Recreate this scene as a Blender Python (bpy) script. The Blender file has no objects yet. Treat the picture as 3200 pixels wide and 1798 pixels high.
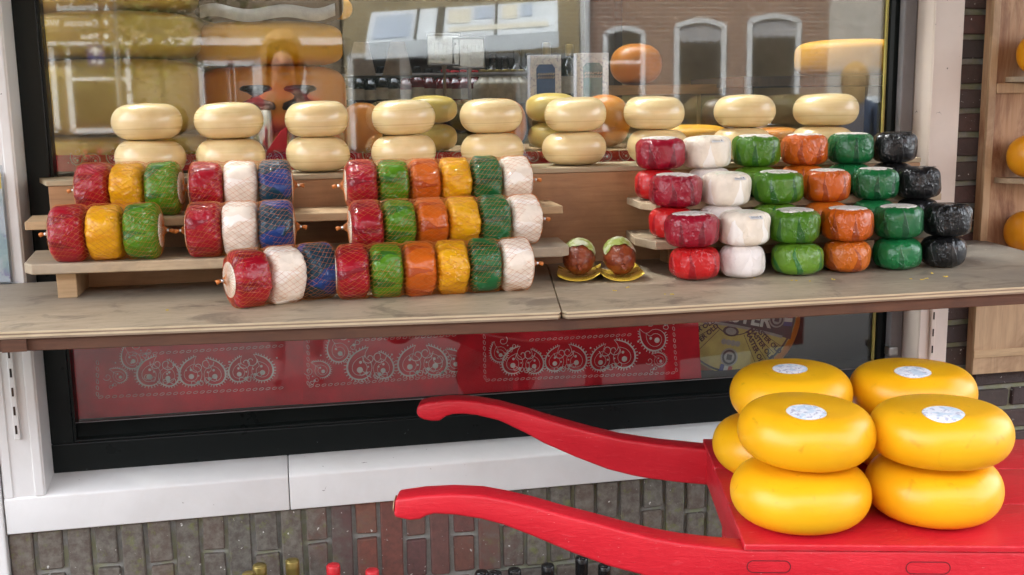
import bpy, bmesh, math, random
import numpy as np
from mathutils import Vector, Matrix, Euler
PI = math.pi
sc = bpy.context.scene
COL = sc.collection
rnd = random.Random(7)

# ------------------------------------------------------------------ camera
CZ = 1.45
F, YAW, PITCH, ROLL = 3383., 0.201498, 0.170405, -0.015343
def cam_basis():
    cy, sy = math.cos(YAW), math.sin(YAW)
    f0 = np.array([sy, cy, 0.]); r0 = np.array([cy, -sy, 0.]); u0 = np.array([0, 0, 1.])
    f = f0*math.cos(PITCH) - u0*math.sin(PITCH); u = u0*math.cos(PITCH) + f0*math.sin(PITCH)
    return np.array([r0*math.cos(ROLL)+u*math.sin(ROLL), u*math.cos(ROLL)-r0*math.sin(ROLL), f])
R = cam_basis()
K = 3200/2576.
def ray(x, y): return np.array([(x*K-1600)/F, -(y*K-899)/F, 1.]) @ R
def at(x, y, Y): r = ray(x, y); return Vector((0, 0, CZ)) + Vector(r*(Y/r[1]))
def atz(x, y, z): r = ray(x, y); return Vector((0, 0, CZ)) + Vector(r*((z-CZ)/r[2]))
def depth(p): return float(R[2] @ (np.array(p)-np.array([0, 0, CZ])))
def wpx(w, p): return w*K*depth(p)/F           # width in picture units -> metres at p
cam = bpy.data.cameras.new('camera'); co = bpy.data.objects.new('camera', cam); COL.objects.link(co)
cam.sensor_fit = 'HORIZONTAL'; cam.sensor_width = 36; cam.lens = F/3200*36; cam.clip_start = .05; cam.clip_end = 300
M = Matrix(((R[0][0], R[1][0], -R[2][0], 0), (R[0][1], R[1][1], -R[2][1], 0), (R[0][2], R[1][2], -R[2][2], CZ), (0, 0, 0, 1)))
co.matrix_world = M
sc.camera = co

# ------------------------------------------------------------------ objects
def tag(o, label=None, cat=None, group=None, kind=None):
    if label: o['label'] = label
    if cat: o['category'] = cat
    if group: o['group'] = group
    if kind: o['kind'] = kind
    return o
def link(o, parent=None):
    COL.objects.link(o)
    if parent: o.parent = parent
    return o
def empty(name, loc=(0, 0, 0), rz=0, label=None, cat=None, group=None):
    o = bpy.data.objects.new(name, None); o.empty_display_size = .02
    o.location = loc; o.rotation_euler = (0, 0, rz); link(o)
    return tag(o, label, cat, group)
def kids(o): return [c for c in bpy.data.objects if c.parent == o]
def copy_tree(o, parent=None):
    c = o.copy(); link(c)
    if parent: c.parent = parent
    for ch in kids(o): copy_tree(ch, c)
    return c

class MB:
    def __init__(s): s.v = []; s.f = []; s.m = []
    def add(s, v, f, mi=0):
        n = len(s.v); s.v += [tuple(p) for p in v]
        s.f += [tuple(i+n for i in q) for q in f]; s.m += [mi]*len(f); return s
    def box(s, lo, hi, mi=0, rz=0, bev=0.):
        lo = Vector(lo); hi = Vector(hi); c = (lo+hi)/2; h = (hi-lo)/2
        bm = bmesh.new(); bmesh.ops.create_cube(bm, size=2)
        for v in bm.verts: v.co = Vector((v.co.x*h.x, v.co.y*h.y, v.co.z*h.z))
        if bev: bmesh.ops.bevel(bm, geom=bm.edges[:], offset=min(bev, min(h)*.8), segments=2, affect='EDGES', profile=.5)
        return s.bm(bm, mi, Matrix.Translation(c) @ Matrix.Rotation(rz, 4, 'Z'))
    def bm(s, bm, mi=0, mat=None):
        bm.verts.index_update()
        vs = [(mat @ v.co if mat else v.co.copy()) for v in bm.verts]
        s.add(vs, [[v.index for v in f.verts] for f in bm.faces], mi); bm.free(); return s
    def prism(s, poly, origin, ax, ay, an, t, mi=0, bev=0.):
        """outline poly in (ax, ay) extruded by t along an"""
        o = Vector(origin); ax = Vector(ax); ay = Vector(ay); an = Vector(an)
        bm = bmesh.new()
        a = [bm.verts.new(o+ax*p[0]+ay*p[1]) for p in poly]
        b = [bm.verts.new(o+ax*p[0]+ay*p[1]+an*t) for p in poly]
        n = len(poly)
        bm.faces.new(a[::-1]); bm.faces.new(b)
        for i in range(n): bm.faces.new((a[i], a[(i+1) % n], b[(i+1) % n], b[i]))
        bmesh.ops.recalc_face_normals(bm, faces=bm.faces[:])
        if bev:
            ed = [e for e in bm.edges if len(e.link_faces) == 2 and e.calc_face_angle(0) > .6]
            bmesh.ops.bevel(bm, geom=ed, offset=bev, segments=3, affect='EDGES', profile=.5, clamp_overlap=True)
        return s.bm(bm, mi)
    def lathe(s, prof, n=32, mat=None, mi=0, fn=None):
        """prof: (r, z) list from bottom to top; r=0 closes"""
        v = []; f = []; rings = []
        for (r, z) in prof:
            if r < 1e-6: rings.append([len(v)]); v.append(Vector((0, 0, z)))
            else:
                ring = []
                for i in range(n):
                    a = 2*PI*i/n; rr, zz = (r, z) if not fn else fn(a, r, z)
                    ring.append(len(v)); v.append(Vector((rr*math.cos(a), rr*math.sin(a), zz)))
                rings.append(ring)
        for A, B in zip(rings, rings[1:]):
            for i in range(n):
                j = (i+1) % n
                if len(A) == 1 and len(B) == 1: continue
                if len(A) == 1: f.append((A[0], B[j], B[i]))
                elif len(B) == 1: f.append((A[i], A[j], B[0]))
                else: f.append((A[i], A[j], B[j], B[i]))
        if mat: v = [mat @ p for p in v]
        return s.add(v, f, mi)
    def tube(s, pts, r, n=6, mi=0, cap=True):
        pts = [Vector(p) for p in pts]; v = []; f = []
        up = Vector((0, 0, 1)); L = len(pts)
        for k, p in enumerate(pts):
            t = (pts[min(k+1, L-1)]-pts[max(k-1, 0)])
            t = t.normalized() if t.length > 1e-9 else Vector((1, 0, 0))
            a = t.cross(up)
            if a.length < 1e-3: a = t.cross(Vector((1, 0, 0)))
            a.normalize(); b = t.cross(a)
            rr = r[k] if isinstance(r, (list, tuple)) else r
            for i in range(n):
                w = 2*PI*i/n; v.append(p+a*(rr*math.cos(w))+b*(rr*math.sin(w)))
        for k in range(L-1):
            for i in range(n):
                j = (i+1) % n; f.append((k*n+i, k*n+j, (k+1)*n+j, (k+1)*n+i))
        if cap: f.append(tuple(range(n))[::-1]); f.append(tuple((L-1)*n+i for i in range(n)))
        return s.add(v, f, mi)
    def ribbon(s, pts, w, nrm, mi=0):
        """flat strip along pts, width w (scalar or list), facing nrm"""
        pts = [Vector(p) for p in pts]; nrm = Vector(nrm); L = len(pts); v = []
        for k, p in enumerate(pts):
            t = (pts[min(k+1, L-1)]-pts[max(k-1, 0)]).normalized(); a = t.cross(nrm).normalized()
            ww = w[k] if isinstance(w, (list, tuple)) else w
            v += [p+a*ww/2, p-a*ww/2]
        return s.add(v, [(2*k, 2*k+1, 2*k+3, 2*k+2) for k in range(L-1)], mi)
    def disc(s, c, r, ax, ay, n=20, mi=0):
        c = Vector(c); ax = Vector(ax); ay = Vector(ay)
        return s.add([c+ax*(r*math.cos(2*PI*i/n))+ay*(r*math.sin(2*PI*i/n)) for i in range(n)], [tuple(range(n))], mi)
    def quad(s, a, b, c, d, mi=0): return s.add([a, b, c, d], [(0, 1, 2, 3)], mi)
    def mesh(s, name, mats, smooth=False):
        me = bpy.data.meshes.new(name); me.from_pydata(s.v, [], s.f)
        for m in (mats if isinstance(mats, (list, tuple)) else [mats]): me.materials.append(m)
        me.polygons.foreach_set('material_index', s.m)
        if smooth: me.polygons.foreach_set('use_smooth', [True]*len(s.f))
        me.update(); return me
    def build(s, name, mats, parent=None, smooth=False, loc=(0, 0, 0), rot=(0, 0, 0), auto=None):
        me = s.mesh(name, mats, smooth or auto is not None)
        if auto is not None: me.set_sharp_from_angle(angle=auto)
        o = bpy.data.objects.new(name, me); o.location = loc; o.rotation_euler = rot
        return link(o, parent)

def text_mesh(body, size, thick=.0005, align='CENTER', bold=0.):
    cu = bpy.data.curves.new('lettering', 'FONT'); cu.body = body; cu.size = size
    cu.align_x = align; cu.align_y = 'CENTER'; cu.extrude = thick; cu.offset = bold
    cu.resolution_u = 3
    o = bpy.data.objects.new('lettering', cu); COL.objects.link(o)
    dg = bpy.context.evaluated_depsgraph_get(); dg.update()
    me = bpy.data.meshes.new_from_object(o.evaluated_get(dg))
    bpy.data.objects.remove(o); bpy.data.curves.remove(cu)
    return me
def add_text(mb, body, size, mat, mi=0, thick=.0005, align='CENTER', bold=0.):
    me = text_mesh(body, size, thick, align, bold)
    mb.add([mat @ v.co for v in me.vertices], [tuple(p.vertices) for p in me.polygons], mi)
    bpy.data.meshes.remove(me)

# ------------------------------------------------------------------ materials
def rgb(h):   # display value -> linear
    return tuple((((c/255.)+.055)/1.055)**2.4 if c > 10 else c/255./12.92 for c in h)
class NT:
    def __init__(s, name):
        s.m = bpy.data.materials.new(name); s.m.use_nodes = True
        s.t = s.m.node_tree; s.t.nodes.clear()
        s.out = s.t.nodes.new('ShaderNodeOutputMaterial')
        s._co = None
    def n(s, typ, **kw):
        nd = s.t.nodes.new(typ)
        for k, v in kw.items():
            if hasattr(nd, k): setattr(nd, k, v)
        return nd
    def l(s, a, b): s.t.links.new(a, b)
    def val(s, sock, v):
        if hasattr(v, 'is_output') or isinstance(v, bpy.types.NodeSocket): s.l(v, sock)
        elif isinstance(v, (tuple, list)): sock.default_value = tuple(v)+((1,) if len(v) == 3 and len(sock.default_value) == 4 else ())
        else: sock.default_value = v
    def math(s, op, a, b=0, c=None, clamp=False):
        nd = s.n('ShaderNodeMath', operation=op); nd.use_clamp = clamp
        s.val(nd.inputs[0], a); s.val(nd.inputs[1], b)
        if c is not None: s.val(nd.inputs[2], c)
        return nd.outputs[0]
    def co(s, kind='Object', scale=(1, 1, 1), loc=(0, 0, 0), rot=(0, 0, 0), rand=False, src=None):
        if src is None:
            tc = s.n('ShaderNodeTexCoord'); src = tc.outputs[kind]
        if rand:
            oi = s.n('ShaderNodeObjectInfo'); va = s.n('ShaderNodeVectorMath', operation='ADD')
            mu = s.math('MULTIPLY', oi.outputs['Random'], 37.)
            s.l(src, va.inputs[0]); s.l(mu, va.inputs[1]); src = va.outputs[0]
        mp = s.n('ShaderNodeMapping'); s.l(src, mp.inputs[0])
        mp.inputs['Scale'].default_value = scale; mp.inputs['Location'].default_value = loc; mp.inputs['Rotation'].default_value = rot
        return mp.outputs[0]
    def noise(s, vec, scale=5., detail=4., rough=.55, dist=0., out='Fac'):
        nd = s.n('ShaderNodeTexNoise'); s.l(vec, nd.inputs['Vector'])
        nd.inputs['Scale'].default_value = scale; nd.inputs['Detail'].default_value = detail
        nd.inputs['Roughness'].default_value = rough; nd.inputs['Distortion'].default_value = dist
        return nd.outputs[out]
    def ramp(s, fac, a, b):   # linear step a..b -> 0..1
        nd = s.n('ShaderNodeMapRange'); nd.clamp = True; s.l(fac, nd.inputs[0])
        nd.inputs[1].default_value = a; nd.inputs[2].default_value = b
        return nd.outputs[0]
    def mix(s, fac, a, b):
        nd = s.n('ShaderNodeMix', data_type='RGBA'); s.val(nd.inputs[0], fac); s.val(nd.inputs[6], a); s.val(nd.inputs[7], b)
        return nd.outputs[2]
    def xyz(s, vec):
        nd = s.n('ShaderNodeSeparateXYZ'); s.l(vec, nd.inputs[0]); return nd.outputs
    def bump(s, h, strength=.2, dist=.002, nrm=None):
        nd = s.n('ShaderNodeBump'); s.l(h, nd.inputs['Height'])
        nd.inputs['Strength'].default_value = strength; nd.inputs['Distance'].default_value = dist
        if nrm is not None: s.l(nrm, nd.inputs['Normal'])
        return nd.outputs[0]
    def pbr(s, col, rough=.5, metal=0., nrm=None, coat=0., coat_rough=.08, spec=.5, coat_nrm=None, sss=0., sss_r=(.01, .006, .003)):
        p = s.n('ShaderNodeBsdfPrincipled')
        s.val(p.inputs['Base Color'], col); s.val(p.inputs['Roughness'], rough); s.val(p.inputs['Metallic'], metal)
        s.val(p.inputs['Coat Weight'], coat); s.val(p.inputs['Coat Roughness'], coat_rough); s.val(p.inputs['Specular IOR Level'], spec)
        if sss:
            p.inputs['Subsurface Weight'].default_value = sss; p.inputs['Subsurface Radius'].default_value = sss_r; p.inputs['Subsurface Scale'].default_value = 1
        if nrm is not None: s.l(nrm, p.inputs['Normal'])
        if coat_nrm is not None: s.l(coat_nrm, p.inputs['Coat Normal'])
        s.l(p.outputs[0], s.out.inputs[0]); return s.m

def plain(name, col, rough=.5, metal=0., var=.12, scale=30., bump=.0, coat=0., bscale=None, rand=True):
    t = NT(name); v = t.co(rand=rand)
    n = t.noise(v, scale, 5)
    c2 = tuple(c*(1-var*1.6) for c in col); c1 = tuple(min(1, c*(1+var)) for c in col)
    c = t.mix(t.ramp(n, .35, .65), c2, c1)
    nr = t.bump(t.noise(v, bscale or scale*3, 4), bump, .002) if bump else None
    return t.pbr(c, t.math('ADD', rough-.08, t.math('MULTIPLY', n, .16)), metal, nr, coat)

def wood(name, c1, c2, axis=0, rough=.6, scale=1., stain=None, stain_amt=.6, grey=None, bump=.15, rand=True):
    t = NT(name); sxyz = [14*scale]*3; sxyz[axis] = .9*scale
    v = t.co(scale=tuple(sxyz), rand=rand); vo = t.co(rand=rand)
    n = t.noise(v, 3., 8, .65, 1.2); n2 = t.noise(v, 12., 3, .6)
    c = t.mix(t.ramp(n, .3, .7), c1, c2)
    c = t.mix(t.math('MULTIPLY', t.ramp(n2, .5, .75), .35), c, tuple(x*.45 for x in c1))
    if stain:
        sn = t.noise(vo, 6*scale, 6, .65, .6) if stain_amt < .95 else t.noise(t.co(scale=(1.6, 1, .45)), 7., 7, .68, .8)
        c = t.mix(t.math('MULTIPLY', t.ramp(sn, .48, .72), stain_amt), c, stain)
    if grey:
        gn = t.noise(vo, 3*scale, 4, .6, .3)
        c = t.mix(t.math('MULTIPLY', t.ramp(gn, .4, .65), .75), c, grey)
    return t.pbr(c, rough, 0, t.bump(n2, bump, .001))

def paint(name, col, rough=.35, chips=None, chip_amt=.68, dirt=None, coat=.0, scale=8., bump=.12, brush=None, spec=.5):
    t = NT(name); v = t.co()
    n = t.noise(v, scale, 5, .6)
    c = t.mix(t.ramp(n, .3, .7), tuple(x*.9 for x in col), col)
    if dirt:
        c = t.mix(t.math('MULTIPLY', t.ramp(t.noise(v, scale*.6, 7, .7, .5), .5, .8), .55), c, dirt)
    if brush:
        bv = t.co(scale=(4, 40, 40), rot=(0, 0, .256)); bn = t.noise(bv, 5., 4, .6, .3)
        c = t.mix(t.math('MULTIPLY', t.ramp(bn, .62, .75), .45), c, brush)
    if chips:
        cn = t.noise(v, scale*9, 3, .5, .8)
        c = t.mix(t.ramp(cn, chip_amt, chip_amt+.03), c, chips)
    return t.pbr(c, t.math('ADD', rough, t.math('MULTIPLY', n, .15)), 0, t.bump(t.noise(v, 60, 4), bump, .001), coat, spec=spec)

def film(name, col, dark, petals=7., white=False, axis_len=.036, petal_amt=.8, glint=1., cover=.56):
    """waxed cheese tightly wrapped in clear film: folds, overlap petals and sharp crinkles"""
    t = NT(name)
    tc = t.n('ShaderNodeTexCoord'); o = tc.outputs['Object']
    oi = t.n('ShaderNodeObjectInfo'); rn = oi.outputs['Random']
    x, y, z = t.xyz(o)
    v = t.co(src=o, rand=True)
    n = t.noise(v, 28., 4, .6, .4); nl = t.noise(v, 11., 2)
    ang = t.math('DIVIDE', t.math('ARCTAN2', y, x), 2*PI)
    a = t.math('ADD', t.math('MULTIPLY', ang, petals), t.math('ADD', t.math('MULTIPLY', rn, 5.), t.math('MULTIPLY', nl, .9)))
    tri = t.math('MULTIPLY', t.math('ABSOLUTE', t.math('SUBTRACT', t.math('FRACT', t.math('ADD', a, 8)), .5)), 2)
    zz = t.math('DIVIDE', z, axis_len*2)                       # 0 bottom .. 1 top
    th = t.math('ADD', cover, t.math('MULTIPLY', zz, .5))
    th = t.math('ADD', th, t.math('MULTIPLY', t.math('SUBTRACT', n, .5), .5))
    mask = t.ramp(t.math('SUBTRACT', tri, th), -.01, .03)
    c = t.mix(t.ramp(n, .3, .7), tuple(k*.82 for k in col), col)
    c = t.mix(t.math('MULTIPLY', mask, petal_amt), c, dark)
    # crinkles: two ridge fields, stretched up and down the side
    vw = t.co(src=o, scale=(1, 1, .45), rand=True)
    vn = t.n('ShaderNodeTexVoronoi', feature='DISTANCE_TO_EDGE'); vn.inputs['Scale'].default_value = 48.
    wob = t.n('ShaderNodeVectorMath', operation='ADD'); t.l(vw, wob.inputs[0])
    nc = t.n('ShaderNodeTexNoise'); nc.inputs['Scale'].default_value = 40.; t.l(v, nc.inputs['Vector'])
    sc_ = t.n('ShaderNodeVectorMath', operation='SCALE'); sc_.inputs['Scale'].default_value = .03; t.l(nc.outputs['Color'], sc_.inputs[0])
    t.l(sc_.outputs[0], wob.inputs[1]); t.l(wob.outputs[0], vn.inputs['Vector'])
    ridge = t.math('POWER', t.math('SUBTRACT', 1., t.math('MULTIPLY', vn.outputs[0], 2.2), clamp=True), 3.)
    amt = t.ramp(t.noise(v, 16., 3), .42, .62)
    h = t.math('ADD', t.math('MULTIPLY', ridge, amt), t.math('ADD', t.math('MULTIPLY', n, .8), t.math('MULTIPLY', mask, .5)))
    nb = t.bump(h, .9*min(1, glint), .0062*glint); nb2 = t.bump(t.math('ADD', nl, t.math('MULTIPLY', h, .35)), .5, .005)
    return t.pbr(c, .42 if not white else .5, 0, nb2, .62 if not white else .45, .045, .2, coat_nrm=nb)

# -- colours: real-world albedos
MAT = {}
W = MAT
W['ply_top'] = None
def ledge_top_mat():
    t = NT('weathered_plywood'); v = t.co(scale=(2.2, 9, 9)); vo = t.co()
    n = t.noise(v, 2.5, 8, .65, .8); n2 = t.noise(v, 16, 4, .6); big = t.noise(vo, 3.2, 5, .6, .5)
    c = t.mix(t.ramp(n, .3, .7), (.42, .325, .212), (.57, .46, .32))
    c = t.mix(t.math('MULTIPLY', t.ramp(n2, .52, .7), .35), c, (.16, .13, .10))
    x, y, z = t.xyz(vo)
    # light falloff painted into the colour: bright front, shaded back; far end greyer
    yy = t.math('ADD', y, t.math('MULTIPLY', t.math('SUBTRACT', big, .5), .45))
    c = t.mix(t.math('MULTIPLY', t.ramp(yy, 2.03, 2.35), .6), c, (.17, .148, .125))
    xx = t.math('ADD', x, t.math('MULTIPLY', t.math('SUBTRACT', big, .5), .9))
    c = t.mix(t.math('MULTIPLY', t.ramp(xx, 1.0, 1.6), .72), c, (.15, .14, .127))
    st = t.noise(vo, 7.5, 6, .65, .8)
    c = t.mix(t.math('MULTIPLY', t.ramp(st, .54, .64), .6), c, (.13, .10, .075))
    sp = t.noise(vo, 55, 3, .6)
    c = t.mix(t.math('MULTIPLY', t.ramp(sp, .66, .72), .5), c, (.42, .36, .28))
    return t.pbr(c, .55, 0, t.bump(n2, .15, .001))
W['ply_top'] = ledge_top_mat()
W['ply_light'] = wood('ply_light', (.47, .37, .23), (.58, .47, .31), 0, .6, 1.5)
W['ply_dark'] = wood('ply_dark', (.20, .14, .09), (.30, .22, .15), 0, .7, 1.5)
W['beam'] = wood('brown_beam', (.075, .030, .014), (.115, .046, .022), 0, .75, 1., stain=(.04, .016, .01))
W['pine'] = wood('pine_plank', (.42, .275, .14), (.54, .37, .205), 0, .6, 1.3, stain=(.19, .12, .065), stain_amt=.5)
W['pine_worn'] = wood('pine_plank_worn', (.40, .29, .17), (.54, .41, .26), 0, .65, 1.3, stain=(.16, .115, .075), stain_amt=.6, grey=(.30, .25, .19))
W['riser'] = wood('riser_plywood', (.34, .175, .075), (.44, .245, .118), 0, .5, .8, stain=(.19, .095, .045), stain_amt=.6)
W['riser_edge'] = wood('riser_edge', (.36, .28, .17), (.45, .36, .23), 0, .6, 1.2)
W['crate'] = wood('crate_board', (.34, .18, .085), (.52, .33, .19), 2, .6, .7, stain=(.15, .04, .014), stain_amt=1.)
W['crate_light'] = wood('crate_batten', (.40, .25, .135), (.52, .35, .20), 2, .6, .8, stain=(.17, .08, .035), stain_amt=.75)
W['white'] = paint('white_gloss_paint', (.76, .755, .74), .3, chips=(.10, .08, .065), chip_amt=.735, dirt=(.62, .585, .54), scale=6)
W['cream_paint'] = paint('cream_gloss_paint', (.70, .60, .53), .35, chips=(.12, .10, .085), chip_amt=.735, dirt=(.56, .48, .42), scale=6)
W['black'] = paint('black_green_gloss', (.005, .0075, .0075), .22, chips=(.10, .12, .12), chip_amt=.745, dirt=(.008, .012, .011), scale=8, bump=.2, spec=.2)
W['grey_strip'] = paint('grey_strip', (.19, .18, .19), .5, dirt=(.13, .12, .12))
W['gold_bead'] = plain('gold_bead', (.42, .36, .10), .4)
W['rust'] = plain('rust_hole', (.05, .03, .02), .8, var=.5)
def red_paint_mat():
    t = NT('red_barrow_paint'); v = t.co(); g = t.co(scale=(2.2, 34, 34), rot=(0, 0, .257)); gr = t.noise(g, 4., 6, .6, .6)
    n = t.noise(v, 7, 5, .6)
    c = t.mix(t.ramp(n, .3, .7), (.50, .012, .022), (.60, .018, .03))
    c = t.mix(t.math('MULTIPLY', t.ramp(gr, .60, .72), .5), c, (.64, .06, .075))
    c = t.mix(t.math('MULTIPLY', t.ramp(t.noise(v, 17, 6, .65), .58, .72), .4), c, (.36, .004, .01))
    bv = t.n('ShaderNodeBevel'); bv.samples = 4; bv.inputs['Radius'].default_value = .004
    ge = t.n('ShaderNodeNewGeometry'); dp = t.n('ShaderNodeVectorMath', operation='DOT_PRODUCT'); t.l(bv.outputs[0], dp.inputs[0]); t.l(ge.outputs['Normal'], dp.inputs[1])
    ed = t.ramp(dp.outputs['Value'], .985, .90); wn = t.ramp(t.noise(v, 38, 4, .6), .40, .58)
    c = t.mix(t.math('MULTIPLY', t.math('MULTIPLY', ed, wn), .8), c, (.74, .22, .22))
    c = t.mix(t.ramp(t.noise(g, 15, 3, .5), .735, .75), c, (.72, .30, .28))
    h = t.math('ADD', t.math('MULTIPLY', gr, 1.), t.math('MULTIPLY', t.noise(v, 60, 4), .5))
    return t.pbr(c, t.math('ADD', .3, t.math('MULTIPLY', n, .2)), 0, t.bump(h, .45, .0025), 0, spec=.35)
W['red_paint'] = red_paint_mat()
W['bare_wood'] = plain('bare_end_grain', (.60, .44, .26), .6, var=.2, scale=60)
W['dark_line'] = plain('dark_joint', (.10, .004, .008), .7)
W['cream'] = None
def cream_mat():
    t = NT('cream_cheese_rind'); v = t.co(rand=True); o = t.co()
    x, y, z = t.xyz(o)
    vb = t.co(scale=(2, 2, 60), rand=True); band = t.noise(vb, 1.6, 3, .5)
    n = t.noise(v, 22, 4)
    c = t.mix(t.ramp(n, .3, .7), (.74, .57, .29), (.82, .66, .37))
    c = t.mix(t.math('MULTIPLY', t.ramp(band, .45, .7), .4), c, (.66, .46, .20))
    seam = t.math('COMPARE', z, .026, .0012)
    c = t.mix(t.math('MULTIPLY', seam, .3), c, (.42, .27, .11))
    return t.pbr(c, t.math('ADD', .22, t.math('MULTIPLY', band, .14)), 0, t.bump(t.noise(v, 14, 3), .12, .004), .25, .12, .5, sss=.15)
W['cream'] = cream_mat()
def wheel_mat(name, c1, c2, rough=.34):
    t = NT(name); v = t.co(rand=True)
    n = t.noise(v, 9, 4); s = t.noise(v, 160, 3)
    c = t.mix(t.ramp(n, .3, .7), c1, c2)
    c = t.mix(t.math('MULTIPLY', t.ramp(t.noise(v, 34, 3, .5, .6), .66, .74), .4), c, tuple(k*.5 for k in c1))
    return t.pbr(c, t.math('ADD', rough-.05, t.math('MULTIPLY', n, .12)), 0, t.bump(s, .05, .001), 0, .2, .45, sss=.12)
W['yellow_wheel'] = wheel_mat('yellow_wheel_wax', (.80, .385, .005), (.86, .45, .009))
W['orange_ball'] = wheel_mat('orange_ball_wax', (.70, .27, .005), (.78, .32, .008))
W['inner_olive'] = wheel_mat('big_wheel_olive', (.60, .40, .07), (.68, .47, .10), .45)
W['inner_yellow'] = wheel_mat('big_wheel_yellow', (.70, .33, .012), (.76, .38, .02), .5)
W['inner_orange'] = wheel_mat('big_wheel_orange', (.60, .20, .02), (.66, .25, .03), .3)
W['inner_lemon'] = wheel_mat('lemon_wheel', (.58, .42, .10), (.66, .49, .13), .3)
W['inner_brown'] = wheel_mat('brown_wheel', (.06, .035, .02), (.09, .05, .03), .4)
FILM = {
    'dark red':    (film('film_dark_red', (.30, .003, .02), (.13, .001, .010)), film('wax_red', (.52, .010, .012), (.24, .003, .009), 6)),
    'white':       (film('film_white', (.88, .78, .65), (.90, .86, .81), 5, True, petal_amt=.9), film('wax_white', (.84, .78, .74), (.88, .83, .80), 5, True)),
    'light green': (film('film_light_green', (.06, .18, .006), (.012, .08, .014)), film('wax_light_green', (.12, .26, .02), (.010, .13, .035), 6)),
    'orange':      (film('film_orange', (.56, .10, .004), (.24, .035, .006)), film('wax_orange', (.60, .14, .01), (.30, .055, .012), 6)),
    'dark green':  (film('film_dark_green', (.006, .125, .032), (.003, .048, .018)), film('wax_dark_green', (.010, .16, .045), (.004, .085, .024), 6)),
    'black':       (film('film_black', (.005, .005, .006), (.012, .012, .012), petal_amt=.5, glint=1.2), film('wax_black', (.006, .006, .007), (.013, .012, .011), 6, glint=1.2)),
}
PACK = {
    'red': film('net_red', (.34, .003, .015), (.17, .002, .009), 6, axis_len=.035),
    'yellow': film('net_yellow', (.74, .36, .004), (.66, .27, .004), 6, axis_len=.035, petal_amt=.5),
    'light green': film('net_light_green', (.075, .21, .005), (.018, .09, .012), 6, axis_len=.035, glint=1.3),
    'orange': film('net_orange', (.56, .11, .006), (.31, .04, .005), 6, axis_len=.035),
    'dark green': film('net_dark_green', (.008, .12, .032), (.004, .05, .015), 6, axis_len=.035, glint=1.3),
    'white': film('net_white', (.86, .75, .63), (.88, .83, .77), 5, True, axis_len=.035, petal_amt=.8),
    'blue': film('net_blue', (.008, .040, .19), (.003, .034, .030), 3, axis_len=.035, glint=1.5, cover=.22),
}
W['net'] = plain('orange_net', (.55, .17, .03), .5, var=.1)
W['clip'] = plain('metal_clip', (.7, .7, .7), .3, 1.)
def label_mat(name, base, ink, extra=None, scale=160):
    t = NT(name); v = t.co(rand=True); n = t.noise(v, scale, 3, .6, .5); n2 = t.noise(v, scale*.35, 3, .5, .4)
    c = t.mix(t.math('MULTIPLY', t.ramp(n, .52, .6), .7), base, ink)
    if extra: c = t.mix(t.math('MULTIPLY', t.ramp(n2, .5, .6), .7), c, extra)
    return t.pbr(c, .5, 0, None, .1, .2)
W['label'] = label_mat('round_label', (.78, .73, .69), (.42, .35, .31), (.56, .56, .44))
W['label_pale'] = label_mat('pale_label', (.74, .70, .60), (.52, .56, .36))
W['wheel_label'] = label_mat('wheel_sticker', (.86, .87, .90), (.34, .33, .48), (.52, .66, .78), 120)
W['paper'] = plain('white_paper', (.76, .75, .74), .5, var=.04)
W['ink'] = plain('grey_ink', (.22, .23, .28), .6)
W['gold_card'] = plain('gold_card', (.80, .55, .07), .28, .35, var=.1)
W['smoked'] = film('smoked_rind', (.235, .045, .012), (.15, .025, .008), 5, axis_len=.05, glint=1.4)
W['lime_label'] = label_mat('lime_label', (.27, .32, .05), (.58, .60, .40), (.62, .62, .54), 60)
W['cloth'] = plain('red_cloth', (.62, .008, .024), .85, var=.15, scale=12, bump=.25, bscale=300)
W['print'] = plain('white_print', (.80, .72, .72), .8)
W['steel'] = plain('steel', (.40, .40, .39), .3, 1., var=.1)
W['bright_steel'] = plain('bright_steel', (.66, .66, .65), .22, 1., var=.1)
W['black_plastic'] = plain('black_plastic', (.012, .012, .013), .3)
W['dark_inside'] = wood('dark_cupboard', (.055, .035, .02), (.09, .06, .035), 2, .5)
W['tan_inside'] = wood('tan_cupboard', (.30, .19, .09), (.38, .25, .13), 0, .5)
W['inside_wall'] = plain('shop_inside_wall', (.62, .50, .32), .8, scale=4)
W['inside_dark'] = plain('shop_inside_dark', (.035, .028, .02), .8, scale=4)
W['gold_cap'] = plain('gold_cap', (.27, .20, .055), .32, .55, var=.1)
W['red_cap'] = plain('red_cap', (.60, .02, .03), .3, 0, var=.1)
W['black_cap'] = plain('black_cap', (.012, .012, .013), .25, 0, var=.2)
W['bottle_dark'] = plain('dark_bottle', (.012, .018, .010), .06, 0, var=.2, coat=1)
W['bottle_red'] = plain('red_bottle', (.16, .012, .012), .08, 0, var=.2, coat=1)
W['bottle_white'] = plain('bottle_label', (.55, .52, .42), .5)
W['acrylic'] = None

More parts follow.
